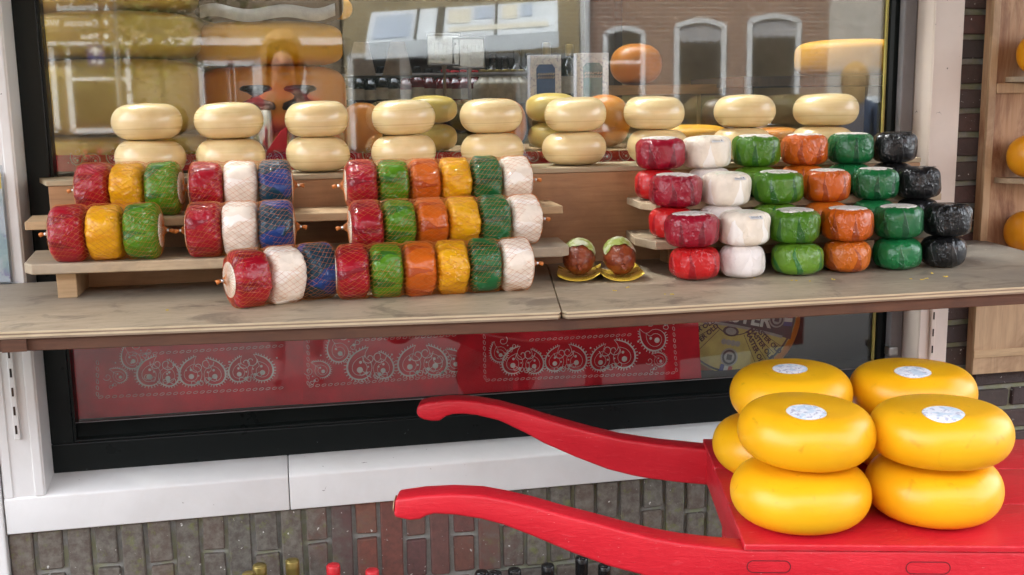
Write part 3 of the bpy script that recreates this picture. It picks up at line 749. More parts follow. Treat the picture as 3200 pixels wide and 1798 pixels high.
# ---- netted packs
def make_pack(colors, t, Rr, gap, name_label):
    """local: axis along +x, resting at z=0; returns (empty, length)"""
    e = empty('netted_cheese_pack'); L = len(colors)*t+(len(colors)-1)*gap
    q = random.Random(len(colors)*7+len(colors[1]))
    for i, c in enumerate(colors):
        m = MB(); m.lathe(superprof(Rr*(1+q.uniform(-.015, .015)), t, 4.4, 20), 64, fn=folded(q.randint(0, 999), Rr, t, 1.5, .05 if c == 'white' else 0))
        o = m.build('cheese', PACK[c], e, smooth=True); o['label'] = f'{c} wrapped cheese'
        o.rotation_euler = (q.uniform(0, 6), 0, 0)
        o.rotation_euler = (Euler((0, PI/2, 0)).to_matrix() @ Euler((0, 0, q.uniform(0, 6))).to_matrix()).to_euler()
        o.location = (-L/2+i*(t+gap), 0, Rr)
    for s in (-1, 1):
        m = MB(); m.lathe([(0, .0012), (.024, .001), (.034, 0), (.0345, -.0008)], 36, Matrix.Translation((s*L/2, 0, Rr)) @ Matrix.Rotation(s*PI/2, 4, 'Y'))
        m.build('end_label', W['label_pale'], e, smooth=True)
    # net: two families of helical strands over a slightly dipping hull, gathered at both ends
    def hull(x):
        u = (x+L/2)/(t+gap); f = abs((u % 1)-.5*t/(t+gap))*2   # 0 mid .. 1 edge
        e_ = min(x+L/2, L/2-x)
        r = Rr+.0012-.005*max(0, f-.70)/.30
        if e_ < .016: r = Rr*(1-((.016-e_)/.016)**2.6*.33)+.0012
        return r
    NS = 30 if len(colors) < 4 else 30
    path = [(-L/2-.012, .004), (-L/2-.004, .010), (-L/2-.0018, .022)]
    k = int(L/.0065)
    path += [(-L/2+L*i/k, hull(-L/2+L*i/k)) for i in range(k+1)]
    path += [(L/2+.0018, .022), (L/2+.004, .010), (L/2+.012, .004)]
    m = MB()
    for fam in (1, -1):
        for s in range(NS):
            pts = []
            for (x, r) in path:
                a = 2*PI*s/NS+(x*9. if fam > 0 else -x*16.)+.25*math.sin(x*30)
                pts.append((x, r*math.cos(a), Rr+r*math.sin(a)))
            m.tube(pts, .00024, 3, cap=False)
    m.build('net', W['net'], e)
    for s in (-1, 1):
        m = MB(); m.tube([(s*(L/2+.010), 0, Rr), (s*(L/2+.016), 0, Rr-.001)], .0032, 8, 1); m.tube([(s*(L/2+.016), 0, Rr-.001), (s*(L/2+.021), .001, Rr-.001), (s*(L/2+.026), .002, Rr-.003)], [.0025, .0042, .0048], 7, 0)
        m.build('net_end', [W['net'], W['clip']], e, smooth=True)
    return e, L
RYG = make_pack(['red', 'yellow', 'light green'], .078, .0565, .0002, '')
RWB = make_pack(['red', 'white', 'blue'], .0758, .0555, .0002, '')
SIX = make_pack(['red', 'light green', 'orange', 'yellow', 'dark green', 'white'], .0668, .0535, .0002, '')
packs = [ # proto, left px, right px, Y left, Y right, base, label
    (RYG, 198, 457, 470, 2.435, 2.405, ZM, 'netted pack of red, yellow and green cheeses on the upper plank'),
    (RYG, 130, 407, 585, 2.305, 2.290, ZLo, 'netted pack of red, yellow and green cheeses on the lower plank'),
    (RWB, 476, 735, 460, 2.405, 2.405, ZM, 'netted pack of red, white and blue cheeses on the upper plank'),
    (RWB, 470, 741, 575, 2.285, 2.275, ZLo, 'netted pack of red, white and blue cheeses on the lower plank'),
    (RWB, 575, 838, 690, 2.085, 2.165, ZL, 'netted red, white and blue pack lying askew on the bare ledge'),
    (SIX, 867, 1332, 450, 2.375, 2.385, ZM, 'long netted pack of six cheeses on the upper plank'),
    (SIX, 878, 1354, 555, 2.245, 2.270, ZLo, 'long netted pack of six cheeses on the lower plank'),
    (SIX, 843, 1335, 670, 2.130, 2.135, ZL, 'long netted pack of six cheeses on the ledge'),
]
used = set()
for (pr, x0, x1, yy, Y0, Y1, zb, lb) in packs:
    e, L = pr
    o = e if id(e) not in used else copy_tree(e)
    used.add(id(e))
    A = at(x0, yy, Y0); B = at(x1, yy, Y1); d = math.hypot(B.x-A.x, B.y-A.y)
    o.location = ((A.x+B.x)/2, (A.y+B.y)/2, zb); o.rotation_euler = (0, 0, math.atan2(B.y-A.y, B.x-A.x))
    s = d/L; o.scale = (s, 1, 1)
    print('pack', lb[:50], 'L', round(L, 3), 'd', round(d, 3), 's', round(s, 3))
    tag(o, lb, 'cheese pack', 'cheeses packed in orange net')

# ---- two smoked cheeses on gold cards
smo = empty('smoked_cheese'); tag(smo, cat='cheese', group='small smoked cheeses on gold cards')
m = MB(); m.lathe(superprof(.0355, .115, 2.25, 24), 48, fn=folded(5, .0345, .115, .5), mat=Matrix.Identity(4))
b = m.build('body', W['smoked'], smo, smooth=True); b.rotation_euler = (-PI/2+.22, 0, 0); b.location = (0, -.05, .0325)
m = MB()
n = 22; vs = []
for i in range(n+1):
    a = .30+(PI-.60)*i/n
    for yl in (-.024+.003*math.sin(i*.9), -.006, .022):          # along the body axis
        rr = .0355*(1-(abs(yl)/.0575)**2.25)**(1/2.25)+.0022+.0004*math.sin(i*2.3)
        X, Z = rr*math.cos(a), rr*math.sin(a); d = yl+.0575
        vs.append((X, -.05+d*math.cos(.22)-Z*math.sin(.22), .0325+d*math.sin(.22)+Z*math.cos(.22)))
m.v += vs
for i in range(n):
    for j in range(2): m.f.append((i*3+j, (i+1)*3+j, (i+1)*3+j+1, i*3+j+1)); m.m.append(0)
m.build('band', W['lime_label'], smo, smooth=True)
m = MB(); m.tube([(0, -.048, .033), (0, -.053, .029), (.005, -.058, .025)], [.006, .004, .005], 7); m.build('tied_end', W['smoked'], smo, smooth=True)
m = MB()
nx = 14; ny = 4
for s, th in ((1, .0), (-1, .0012)):
    for j in range(ny+1):
        for i in range(nx+1):
            u = -1+2*i/nx; m.v.append((u*.047*(1-.06*(j == 0)), -.068+.15*j/ny, .004+.011*abs(u)**2.4+.004*(u > 0)*u*u-th))
N = (nx+1)*(ny+1)
for l in range(2):
    for j in range(ny):
        for i in range(nx):
            q = [l*N+j*(nx+1)+i, l*N+j*(nx+1)+i+1, l*N+(j+1)*(nx+1)+i+1, l*N+(j+1)*(nx+1)+i]
            m.f.append(tuple(q if l == 0 else q[::-1])); m.m.append(0)
for i in range(nx): m.f.append((i, N+i, N+i+1, i+1)); m.m.append(0)
for j in range(ny): m.f.append((j*(nx+1), (j+1)*(nx+1), N+(j+1)*(nx+1), N+j*(nx+1))); m.m.append(0)
m.build('card', W['gold_card'], smo, smooth=True)
p = atz(1478, 711, ZL); smo.location = (p.x, p.y+.068, ZL); smo.rotation_euler = (0, 0, -.28); smo['label'] = 'smoked cheese with green band on gold card, farther from the red cheese stack'
s2 = copy_tree(smo); p = atz(1583, 711, ZL); s2.location = (p.x, p.y+.068, ZL); s2.rotation_euler = (0, 0, -.16); s2.scale = (.97, 1, 1.03); s2['label'] = 'smoked cheese with green band on gold card, beside the red cheese stack'

# ---- crumbs on the ledge
m = MB()
for (x, y, k) in [(424, 971/K, 2), (1895, 700, 1), (1995, 706, 2), (2008, 707, 2), (2040, 708, 1), (2093, 704, 2), (2290, 703, 2), (2320, 704, 3), (2330, 702, 2), (2345, 688, 3), (2380, 697, 3), (1690, 742, 3), (1550, 712+20, 3), (1672, 741, 1), (600, 775, 1), (1580, 724, 2)]:
    p = atz(x, y, ZL)
    for _ in range(k):
        c = (p.x+rnd.uniform(-.005, .005), p.y+rnd.uniform(-.004, .004)); r = rnd.uniform(.0014, .0030)
        m.lathe([(0, 0), (r, .0003), (r*.8, .0014), (0, .002)], 5, Matrix.Translation((c[0], c[1], ZL)) @ Matrix.Rotation(rnd.uniform(0, 6), 4, 'Z'))
W['crumb'] = plain('yellow_crumb', (.70, .50, .05), .6)
tag(m.build('crumbs', W['crumb']), 'yellow crumbs of cheese and wax scattered over the ledge boards', 'crumbs', kind='stuff')

# ---- leaflet holder at the far ledge end
lh = empty('leaflet_holder', (-.61, 2.33, ZL), 0, 'clear plastic leaflet holder at the ledge end beside the white post', 'leaflet holder')
p0 = atz(14, 716, ZL); xe = at(15, 560, p0.y).x
m = MB(); m.box((xe-.12, p0.y, ZL+.0005), (xe, p0.y+.003, ZL+.235), bev=.0008); m.box((xe-.12, p0.y+.012, ZL+.0005), (xe, p0.y+.015, ZL+.26), bev=.0008); m.box((xe-.12, p0.y-.001, ZL+.0005), (xe+.010, p0.y+.05, ZL+.004), bev=.001); child(m, 'stand', W['acrylic'], lh)
m = MB(); m.box((xe-.118, p0.y+.004, ZL+.005), (xe-.003, p0.y+.011, ZL+.245))
W['leaflet'] = label_mat('leaflet_print', (.62, .66, .66), (.25, .16, .42), (.30, .50, .45), 30)
for z0, z1, mi in ((.21, .245, 1),): m.box((xe-.118, p0.y+.0034, ZL+z0), (xe-.003, p0.y+.0038, ZL+z1), 1)
child(m, 'leaflet', [W['leaflet'], W['crumb']], lh)

# ================================================================== red barrow
A0 = Vector((.716, 1.60, 0)); aa = Vector((.967, -.254, 0)).normalized(); bb_ = Vector((.254, .967, 0)).normalized(); UZ = Vector((0, 0, 1))
ZB = .715
bar = empty('cheese_barrow', (1.0, 1.7, 0), 0, 'red painted cheese barrow with two curved handles, carrying yellow wheels', 'barrow')
near_top = [(-.586, .789), (-.54, .796), (-.49, .799), (-.44, .797), (-.402, .790), (-.352, .778), (-.302, .763), (-.252, .750), (-.202, .736), (-.152, .723), (-.103, .714), (-.053, .708), (.001, .7035), (.9, .7035)]
near_bot = [(.9, .60), (.0, .615), (-.06, .627), (-.12, .642), (-.177, .658), (-.227, .672), (-.29, .696), (-.353, .724), (-.403, .744), (-.44, .754), (-.483, .761), (-.519, .763), (-.534, .759), (-.544, .753), (-.562, .751), (-.589, .757)]
far_top = [(-.622, .798), (-.615, .806), (-.596, .811), (-.557, .8155), (-.528, .816), (-.49, .813), (-.443, .804), (-.39, .789), (-.34, .773), (-.29, .758), (-.239, .744), (-.182, .730), (-.096, .717), (-.003, .7075), (.9, .7035)]
far_bot = [(.9, .60), (.3, .606), (.10, .617), (-.003, .627), (-.049, .631), (-.113, .639), (-.153, .646), (-.21, .661), (-.278, .688), (-.348, .720), (-.386, .742), (-.443, .770), (-.491, .782), (-.52, .785), (-.543, .784), (-.558, .780), (-.566, .774), (-.573, .769), (-.589, .769), (-.606, .772), (-.617, .777), (-.622, .786)]
def handle(top, bot, org, name_l, tipwood):
    m = MB(); m.prism(top+bot, org, aa, UZ, bb_, .052, bev=.006)
    o = child(m, 'handle', W['red_paint'], bar, name_l, auto=.9)
    return o
handle(near_top, near_bot, A0, 'handle nearer the street with a bare wood tip', True)
FO = Vector((.861, 2.152, 0)) - bb_*.052
handle(far_top, far_bot, FO, 'handle nearer the wall', False)
m = MB(); c0 = A0+aa*-.5895+bb_*.026+UZ*.773
m.prism([(.0205*math.cos(a), .0125*math.sin(a)) for a in [2*PI*i/24 for i in range(24)]], c0, bb_, UZ+aa*.09, -aa, .0012); child(m, 'bare_tip', W['bare_wood'], bar)
# bed: three boards across plus the beam under their end, moulded edge
EL = .575
for k, (s0, s1) in enumerate([(0, .1915), (.1925, .384), (.385, EL)]):
    m = MB(); o_ = A0+bb_*(s0-.004)
    ln = .80
    m.prism([(0, 0), (ln, 0), (ln, s1-s0), (0, s1-s0)], o_+UZ*(ZB-.0115), aa, bb_, UZ, .0115, bev=.0025); child(m, 'bed_board', W['red_paint'], bar, auto=.6)
m = MB(); m.prism([(.003, .04), (.045, .04), (.045, EL-.045), (.003, EL-.045)], A0+UZ*(ZB-.085), aa, bb_, UZ, .0725, bev=.003); child(m, 'cross_beam', W['red_paint'], bar, auto=.6)
m = MB(); m.prism([(.70, .04), (.745, .04), (.745, EL-.045), (.70, EL-.045)], A0+UZ*(ZB-.085), aa, bb_, UZ, .0725, bev=.003); child(m, 'cross_beam', W['red_paint'], bar, auto=.6)
# mortise plugs: an incised oval line on the outer rail face
def plug(s0, zc, ln, ht):
    m = MB(); r = ht/2; pts = []
    for i in range(13): a = PI/2+PI*i/12; pts.append((s0+r+r*math.cos(a), zc+r*math.sin(a)))
    for i in range(13): a = -PI/2+PI*i/12; pts.append((s0+ln-r+r*math.cos(a), zc+r*math.sin(a)))
    pts.append(pts[0])
    m.ribbon([A0+aa*p[0]+UZ*p[1]-bb_*.0008 for p in pts], .0016, -bb_); child(m, 'mortise_plug', W['dark_line'], bar)
plug(.006, .6745, .072, .021); plug(.268, .6745, .072, .021)
# carrying legs, out of the frame below
for s_, t_ in ((.04, .0), (.04, EL-.06), (.70, .0), (.70, EL-.06)):
    o_ = A0+aa*s_+bb_*(t_+.005)
    m = MB(); m.prism([(0, 0), (.05, 0), (.045, .63), (.005, .63)][::1], o_, aa, UZ, bb_, .045, bev=.004); child(m, 'leg', W['red_paint'], bar)

# yellow wheels on the barrow
WPH = []
def wheel_z(r, ang, p1):
    if r < .072: z = .107-.0535*.10*(r/.072)**2
    else: z = .0535+.0535*.90*math.sqrt(max(0, 1-(((r-.072)/.048)**(1/.92))**2))
    return z+.0018*math.sin(ang+p1)*r/.12
wme = []
for k in range(3):
    m = MB(); q = random.Random(k+40); p0 = q.uniform(0, 6); p1 = q.uniform(0, 6)
    WPH.append(p1); m.lathe(roundprof(.12, .107, .048, .10, 24), 80, fn=lambda a, r, z: (r*(1+.007*math.sin(2*a+p0)), z+.0018*math.sin(a+p1)*r/.12))
    wme.append(m.mesh('yellow_cheese', W['yellow_wheel'], True))
HW = .1045
wheels = [((2012, 1240), 343, 1.675, 0, 'yellow wheel, lower of the pair at the barrow corner between both handles', None),
          ((2025, 1095), 340, 1.690, 1, 'yellow wheel with round sticker, upper of the pair at the barrow corner', (2025, 1031)),
          ((2346, 1236), 332, 1.645, 0, 'yellow wheel, lower of the pair on the open side of the barrow', None),
          ((2364, 1100), 346, 1.630, 1, 'yellow wheel with round sticker, upper of the pair on the open side of the barrow', (2376, 1036)),
          ((1945, 1085), 302, 1.925, 0, 'yellow wheel half hidden behind the corner pair, lower of its pair near the wall', None),
          ((1990, 967), 302, 1.930, 1, 'yellow wheel with round sticker under the ledge, in front of the black-and-yellow label wheel', (1988, 924)),
          ((2292, 1085), 305, 1.885, 0, 'yellow wheel hidden low behind the open-side pair near the wall', None),
          ((2297, 970), 305, 1.885, 1, 'yellow wheel with round sticker under the ledge, in front of the white window post', (2300, 932))]
for i, ((cx, cy), wd, Yc, up, lb, st) in enumerate(wheels):
    P = at(cx, cy, Yc); s = wpx(wd, P)/.24; s = min(1.04, max(.96, s))
    o = bpy.data.objects.new('yellow_cheese', wme[i % 3]); link(o)
    o.scale = (s, s, 1); o.location = (P.x, Yc, ZB+(HW-.001 if up else -.001)); o.rotation_euler = (.02*up, rnd.uniform(-.01, .03)*up, rnd.uniform(0, 6))
    tag(o, lb, 'cheese wheel', 'yellow wax wheels piled in pairs on the red barrow')
    if st:
        T = atz(st[0], st[1], ZB+2*HW+.002)
        v = Vector((T.x-P.x, T.y-Yc, 0)); v.rotate(Euler((0, 0, -o.rotation_euler.z)))
        v = Vector((v.x/s, v.y/s, 0)); m = MB(); m.v.append((v.x, v.y, wheel_z(v.length, math.atan2(v.y, v.x), WPH[i % 3])+.0009))
        for q in range(1, 6):                # paper sticker following the wax
            for k in range(40):
                a = 2*PI*k/40; px_, py_ = v.x+.034*q/5*math.cos(a), v.y+.034*q/5*math.sin(a)
                m.v.append((px_, py_, wheel_z(math.hypot(px_, py_), math.atan2(py_, px_), WPH[i % 3])+(.0009 if q < 5 else .0003)))
        for k in range(40):
            m.f.append((0, 1+k, 1+(k+1) % 40)); m.m.append(0)
            for q in range(4): m.f.append((1+q*40+k, 1+(q+1)*40+k, 1+(q+1)*40+(k+1) % 40, 1+q*40+(k+1) % 40)); m.m.append(0)
        m.build('sticker', W['wheel_label'], o, smooth=True)

# ================================================================== bottles under the sill
def bottle(cap, glass, h=.30, name='wine_bottle'):
    e = empty(name); r = .037
    m = MB(); m.lathe([(0, 0), (r*.95, 0), (r, .006), (r, h*.56), (r*.92, h*.63), (r*.6, h*.70), (.0165, h*.76), (.0145, h*.80), (.0145, h*.98)], 28); m.build('body', glass, e, smooth=True)
    m = MB(); m.lathe([(.0160, h*.80), (.0160, h*.935), (.0163, h*.94), (.0163, h*.948), (.0160, h*.952), (.0160, h*.988), (.0145, h), (.009, h+.0012), (0, h+.0012)], 24); m.build('capsule', cap, e, smooth=True)
    m = MB(); m.lathe([(r+.0006, h*.15), (r+.0006, h*.45)], 28); m.build('paper_label', W['bottle_white'], e, smooth=True)
    return e
ZBOT = .115
bx = empty('bottle_crate', (.3, 2.42, 0), 0, 'low wooden crate under the window sill holding wine bottles', 'crate')
m = MB(); m.box((-.25, 2.29, .095), (.85, 2.54, ZBOT-.001), bev=.002); child(m, 'base', W['crate'], bx)
for zz in (.0, .14):
    m = MB(); m.box((-.25, 2.275, zz), (.85, 2.289, zz+.09), bev=.002); child(m, 'slat', W['crate'], bx)
m = MB(); m.box((-.265, 2.275, 0), (-.2505, 2.54, .24), bev=.002); child(m, 'end_panel', W['crate'], bx)
m = MB(); m.box((.8505, 2.275, 0), (.865, 2.54, .24), bev=.002); child(m, 'end_panel', W['crate'], bx)
bt = {}
def put_bottle(px, py, Y, cap, lb, glass, tilt=0):
    P = at(px, py, Y); h = P.z-ZBOT
    k = (cap, round(h, 2))
    e = bottle(W[cap], W[glass], h, 'wine_bottle'); e.location = (P.x, Y, ZBOT)
    tag(e, lb, 'bottle', 'bottles standing below the window sill')
put_bottle(735, 1409, 2.44, 'gold_cap', 'bottle with gold capsule, the tallest of the three gold ones', 'bottle_dark')
put_bottle(653, 1421, 2.42, 'gold_cap', 'bottle with gold capsule, middle one of the three gold ones', 'bottle_dark')
put_bottle(626, 1442, 2.36, 'gold_cap', 'bottle with gold capsule barely rising into view beside the mossy bricks', 'bottle_dark')
put_bottle(838, 1421, 2.42, 'red_cap', 'bottle with bright red capsule beside the tallest gold one', 'bottle_dark')
put_bottle(936, 1434, 2.40, 'red_cap', 'bottle with bright red capsule under the barrow handle tip', 'bottle_dark')
for i, (px, py, Y, nm) in enumerate([(1212, 1438, 2.40, 'first of the black row, next to the clean red bricks'), (1245, 1440, 2.36, 'second of the black row, lowest showing'), (1294, 1432, 2.40, 'third of the black row'), (1378, 1421, 2.42, 'fourth of the black row, standing alone'), (1463, 1402, 2.45, 'tallest of the black row, touching the handle'), (1520, 1422, 2.45, 'last of the black row, half behind the red handle')]):
    put_bottle(px, py, Y, 'black_cap', f'bottle with black capsule, {nm}', 'bottle_dark')

# ================================================================== display board at the side
YC = 2.535
cx0 = at(2482, 100, YC).x; cx1 = at(2446, 900, YC).x
db = empty('display_board', (2.1, YC, .69), 0, 'stained wooden display board with half-round shelves of orange-yellow balls', 'display board')
zb_ = at(2446, 943, YC-.02).z
m = MB(); m.box((cx0+.001, YC-.012, zb_+.002), (2.75, YC+.012, 2.2), bev=.001); child(m, 'back_panel', W['crate'], db)
m = MB(); m.box((cx0-.001, YC-.024, zb_+.30), (cx0+.020, YC-.0125, 2.2), bev=.002); child(m, 'batten', W['crate_light'], db, 'upright edge batten')
m = MB(); m.box((cx0, YC-.022, zb_), (2.75, YC-.0125, zb_+.29), bev=.0015)
child(m, 'lower_board', W['crate_light'], db)
za, zb2 = at(2450, 877, YC).z, at(2450, 896, YC).z
m = MB(); m.box((cx0-.001, YC-.026, zb2), (2.75, YC-.0222, za), bev=.001); child(m, 'cross_batten', W['pine'], db)
zs1 = at(2500, 222, YC).z
def half_shelf(xc, z, hw, dp, name):
    m = MB(); pts = [(xc+hw*math.cos(PI+PI*i/20), YC-.0125+dp*math.sin(PI+PI*i/20)) for i in range(21)]
    m.prism(pts, (0, 0, z-.014), (1, 0, 0), (0, 1, 0), (0, 0, 1), .014, bev=.0015); child(m, name, W['pine_worn'], db)
m = MB(); m.box((cx0+.021, YC-.025, zs1-.014), (2.74, YC-.0125, zs1+.012), bev=.002); child(m, 'shelf_cleat', W['crate_light'], db)
half_shelf(2.02, zs1+.028, .20, .12, 'shelf')
zs2 = at(2500, 447, YC-.02).z
half_shelf(2.02, zs2, .215, .13, 'shelf')
zs3 = at(2560, 640, YC-.08).z
half_shelf(2.02, zs3, .215, .13, 'shelf')
sh = MB(); sh.lathe(superprof(.062, .112, 2.15, 22), 56); ball = sh.mesh('ball_cheese', W['orange_ball'], True)
for (lx, cy, lb) in [(2543, 395, 'orange-yellow ball cheese on the middle half-round shelf'), (2535, 600, 'orange-yellow ball cheese showing just above the ledge end'), (2567, 163, 'orange-yellow ball cheese on the top shelf, only a sliver showing')]:
    Yb = YC-.075; P = at(lx, cy, Yb); rr = .0625
    z0 = {395: zs2, 600: zs3, 163: zs1+.028}[cy]
    o = bpy.data.objects.new('ball_cheese', ball); link(o); o.location = (P.x+rr, Yb, z0)
    tag(o, lb, 'cheese', 'ball cheeses on the display board')

# ================================================================== inside the window
# display bench: front board dressed with bandanas, top edge of bare wood
zt = at(1340, 383, 2.80).z
bn = empty('display_bench', (.5, 3.0, 0), 0, 'wooden display bench behind the glass with a pale front edge', 'bench')
m = MB(); m.box((-.62, 2.80, zt-.018), (1.75, 3.36, zt), bev=.002); child(m, 'top', W['tan_inside'], bn)
m = MB(); m.box((-.62, 2.815, .0), (1.75, 2.835, zt-.0185)); child(m, 'front_panel', W['inside_dark'], bn)
m = MB(); m.box((-.62, 2.70, .60), (1.75, 2.813, .695)); child(m, 'inner_sill', W['inside_dark'], bn)

def wavy(a, b, c, d, nu, nv, amp, seed):
    """cloth sheet between four corners a(top start) b(top end) c(bottom end) d(bottom start), thin but solid"""
    q = random.Random(seed); ph = [q.uniform(0, 6) for _ in range(4)]
    vs = []
    for l in (0, .0012):
        for j in range(nv+1):
            for i in range(nu+1):
                u, v = i/nu, j/nv
                p = a.lerp(b, u).lerp(d.lerp(c, u), v)
                y = amp*(math.sin(u*9+ph[0])*.4+math.sin(u*17+ph[1]+v*2)*.25)*(.2+.8*v)
                vs.append((p.x, p.y+y+l, p.z+.004*math.sin(u*3+ph[2])*v))
    N = (nu+1)*(nv+1); f = []
    for l in range(2):
        for j in range(nv):
            for i in range(nu):
                q_ = [l*N+j*(nu+1)+i, l*N+j*(nu+1)+i+1, l*N+(j+1)*(nu+1)+i+1, l*N+(j+1)*(nu+1)+i]
                f.append(tuple(q_ if l else q_[::-1]))
    return vs, f
def paisley(m, ox, oz, s, flip, Y, ang=0):
    """one printed paisley drop with dotted eye, built from thin ribbons"""
    nrm = (0, -1, 0); ca, sa = math.cos(ang), math.sin(ang)
    def T(p): x, z = p[0]*flip*s, p[1]*s; return Vector((ox+x*ca-z*sa, Y, oz+x*sa+z*ca))
    ctl = [(.30, .62), (.10, .56), (-.17, .42), (-.37, .15), (-.39, -.15), (-.23, -.38), (.05, -.44), (.28, -.33), (.39, -.08), (.34, .15), (.21, .27), (.19, .42), (.30, .62)]
    L = len(ctl)-1; out = []
    for i in range(L):                      # Catmull-Rom through the drop
        p0, p1, p2, p3 = ctl[max(i-1, 0)], ctl[i], ctl[i+1], ctl[min(i+2, L)]
        for k in range(3):
            t = k/3; out.append(tuple(.5*((2*p1[j])+(-p0[j]+p2[j])*t+(2*p0[j]-5*p1[j]+4*p2[j]-p3[j])*t*t+(-p0[j]+3*p1[j]-3*p2[j]+p3[j])*t**3) for j in (0, 1)))
    out.append(ctl[-1]); n_ = len(out)
    m.ribbon([T(p) for p in out], [s*(.016+.045*max(0, math.sin(PI*min(1, i/(n_*.62))))) for i in range(n_)], nrm, 1)
    for i in range(2, int(n_*.6)):          # scalloped back of the drop
        p = out[i]; q_ = math.hypot(*p); m.ribbon([T(p), T((p[0]*(1+.11/q_), p[1]*(1+.09/q_)))], s*.028, nrm, 1)
    m.ribbon([T((p[0]*.60, p[1]*.60-.03)) for p in out], s*.016, nrm, 1)
    for (cx, cz, r) in ((.0, -.12, .10), (.03, .13, .05), (.62, -.30, .06), (.60, -.05, .035), (-.56, .42, .035)):
        m.disc(T((cx, cz)), s*r, (1, 0, 0), (0, 0, 1), 12, 1)
    sp1 = [(.62+(.05+.05*t)*math.cos(t*1.5), .30+(.05+.05*t)*math.sin(t*1.5)) for t in [i*.35 for i in range(13)]]
    m.ribbon([T(p) for p in sp1], s*.026, nrm, 1)
    leaf = [(.66+.22*math.cos(a), -.34+.10*math.sin(2*a)) for a in [2*PI*i/14 for i in range(15)]]
    m.ribbon([T(p) for p in leaf], s*.022, nrm, 1)
def chain(m, p, q, step, Y):
    p = Vector(p); q = Vector(q); L = (q-p).length; n = int(L/step); d = (q-p)/max(n, 1); t = d.normalized(); up = Vector((-t.z, 0, t.x))
    for i in range(n):
        c = p+d*(i+.5)
        pts = [c+t*(step*.36*math.cos(a))+up*(.0028*math.sin(a)+.0012*math.cos(a)) for a in [2*PI*k/10 for k in range(11)]]
        m.ribbon([Vector((v.x, Y, v.z)) for v in pts], .0010, (0, -1, 0), 1)
def bandana(cor, Y, prints, chains, seed, lb):
    m = MB(); c = [at(x, y, Y) for x, y in cor]
    v, f = wavy(c[0], c[1], c[2], c[3], 40, 6, .0025, seed); m.add(v, f, 0)
    Yp = Y-.0042
    for (x, y, sp_, fl, an) in prints:
        p = at(x, y, Yp); paisley(m, p.x, p.z, wpx(sp_, p), fl, Yp, an)
    for (x0, y0, x1, y1) in chains: chain(m, at(x0, y0, Yp), at(x1, y1, Yp), .0155, Yp)
    tag(m.build('bandana', [W['cloth'], W['print']]), lb, 'bandana', 'red printed bandanas hung behind the lower glass')
def dots(x, y):  return None
bandana([(180, 800), (770, 775), (768, 1046), (180, 1072)], 2.735, [(375, 940, 72, 1, 0), (425, 945, 62, -1, -.4), (480, 940, 68, 1, .1), (540, 940, 66, -1, 0), (600, 935, 60, 1, .2), (660, 930, 66, -1, 0), (330, 905, 55, 1, .8), (300, 945, 42, -1, .5)],
        [(245, 1000, 715, 976), (245, 905, 245, 1000), (330, 893, 715, 870)], 1, 'red bandana with white paisley border, under the red-yellow-green packs')
bandana([(763, 770), (1165, 750), (1165, 1018), (763, 1046)], 2.728, [(905, 922, 78, 1, 0), (965, 925, 64, -1, -.2), (1030, 915, 72, 1, .1), (1095, 912, 74, -1, 0), (1145, 910, 60, -1, .2), (850, 885, 62, 1, .8), (810, 930, 48, -1, .5)],
        [(775, 972, 1150, 945), (775, 835, 775, 972), (900, 856, 1150, 843)], 2, 'red bandana with white paisley border, overlapped at both sides by the other two')
bandana([(1145, 745), (1752, 725), (1764, 948), (1153, 996)], 2.720, [(1290, 912, 66, 1, 0), (1345, 915, 58, -1, -.2), (1395, 908, 60, 1, .1), (1450, 905, 66, -1, 0), (1510, 905, 62, 1, .1), (1570, 895, 72, -1, .1), (1645, 855, 70, 1, 1.35), (1255, 890, 50, 1, .8), (1660, 905, 40, -1, .5)],
        [(1220, 957, 1700, 938), (1218, 840, 1220, 957), (1692, 790, 1702, 938), (1330, 856, 1590, 842)], 3, 'red bandana with white paisley border, ending beside the black-and-yellow label wheel')
# upper cloth strip along the bench edge
m = MB(); Y_ = 2.792
c = [at(x, y, Y_) for x, y in ((140, 391), (1660, 379), (1660, 425), (140, 435))]
v, f = wavy(c[0], c[1], c[2], c[3], 60, 3, .003, 9); m.add(v, f, 0)
for x in range(180, 1650, 46):
    p = at(x+12, 402-(x-180)*.008, Y_-.0046); paisley(m, p.x, p.z, wpx(30, p), 1 if (x//46) % 2 else -1, Y_-.0046, (x % 7)*.2)
tag(m.build('bandana_strip', [W['cloth'], W['print']]), 'long red bandana cloth edging the bench behind the cream cheeses', 'bandana')

# big label wheel standing on edge behind the lower glass
lw = empty('label_wheel')
cp = at(1852, 775, 2.80); rad = wpx(167, cp)
lw.location = cp; lw.rotation_euler = (-.08, .22, 0)
tag(lw, 'large orange cheese wheel stood on edge, showing its black and yellow round label', 'cheese wheel')
X_, Z_ = Vector((1, 0, 0)), Vector((0, 0, 1))
rimr = rad*1.20
m = MB(); m.lathe(superprof(rimr, .11, 5, 18), 64, Matrix.Translation((0, .003, 0)) @ Matrix.Rotation(-PI/2, 4, 'X')); m.build('wax_body', W['inner_orange'], lw, smooth=True)
W['lab_black'] = plain('label_black', (.010, .010, .011), .35); W['lab_yellow'] = plain('label_yellow', (.50, .40, .10), .4, var=.1); W['lab_grey'] = plain('label_grey', (.30, .29, .26), .4); W['lab_white'] = plain('label_white', (.62, .60, .55), .4)
W['flag_red'] = plain('flag_red', (.50, .05, .04), .4); W['flag_blue'] = plain('flag_blue', (.03, .05, .22), .4)
LM = [W['lab_yellow'], W['lab_black'], W['lab_grey'], W['lab_white'], W['flag_red'], W['flag_blue']]
m = MB(); y0 = -.0028
m.disc((0, y0, 0), rad, X_, Z_, 72, 0)
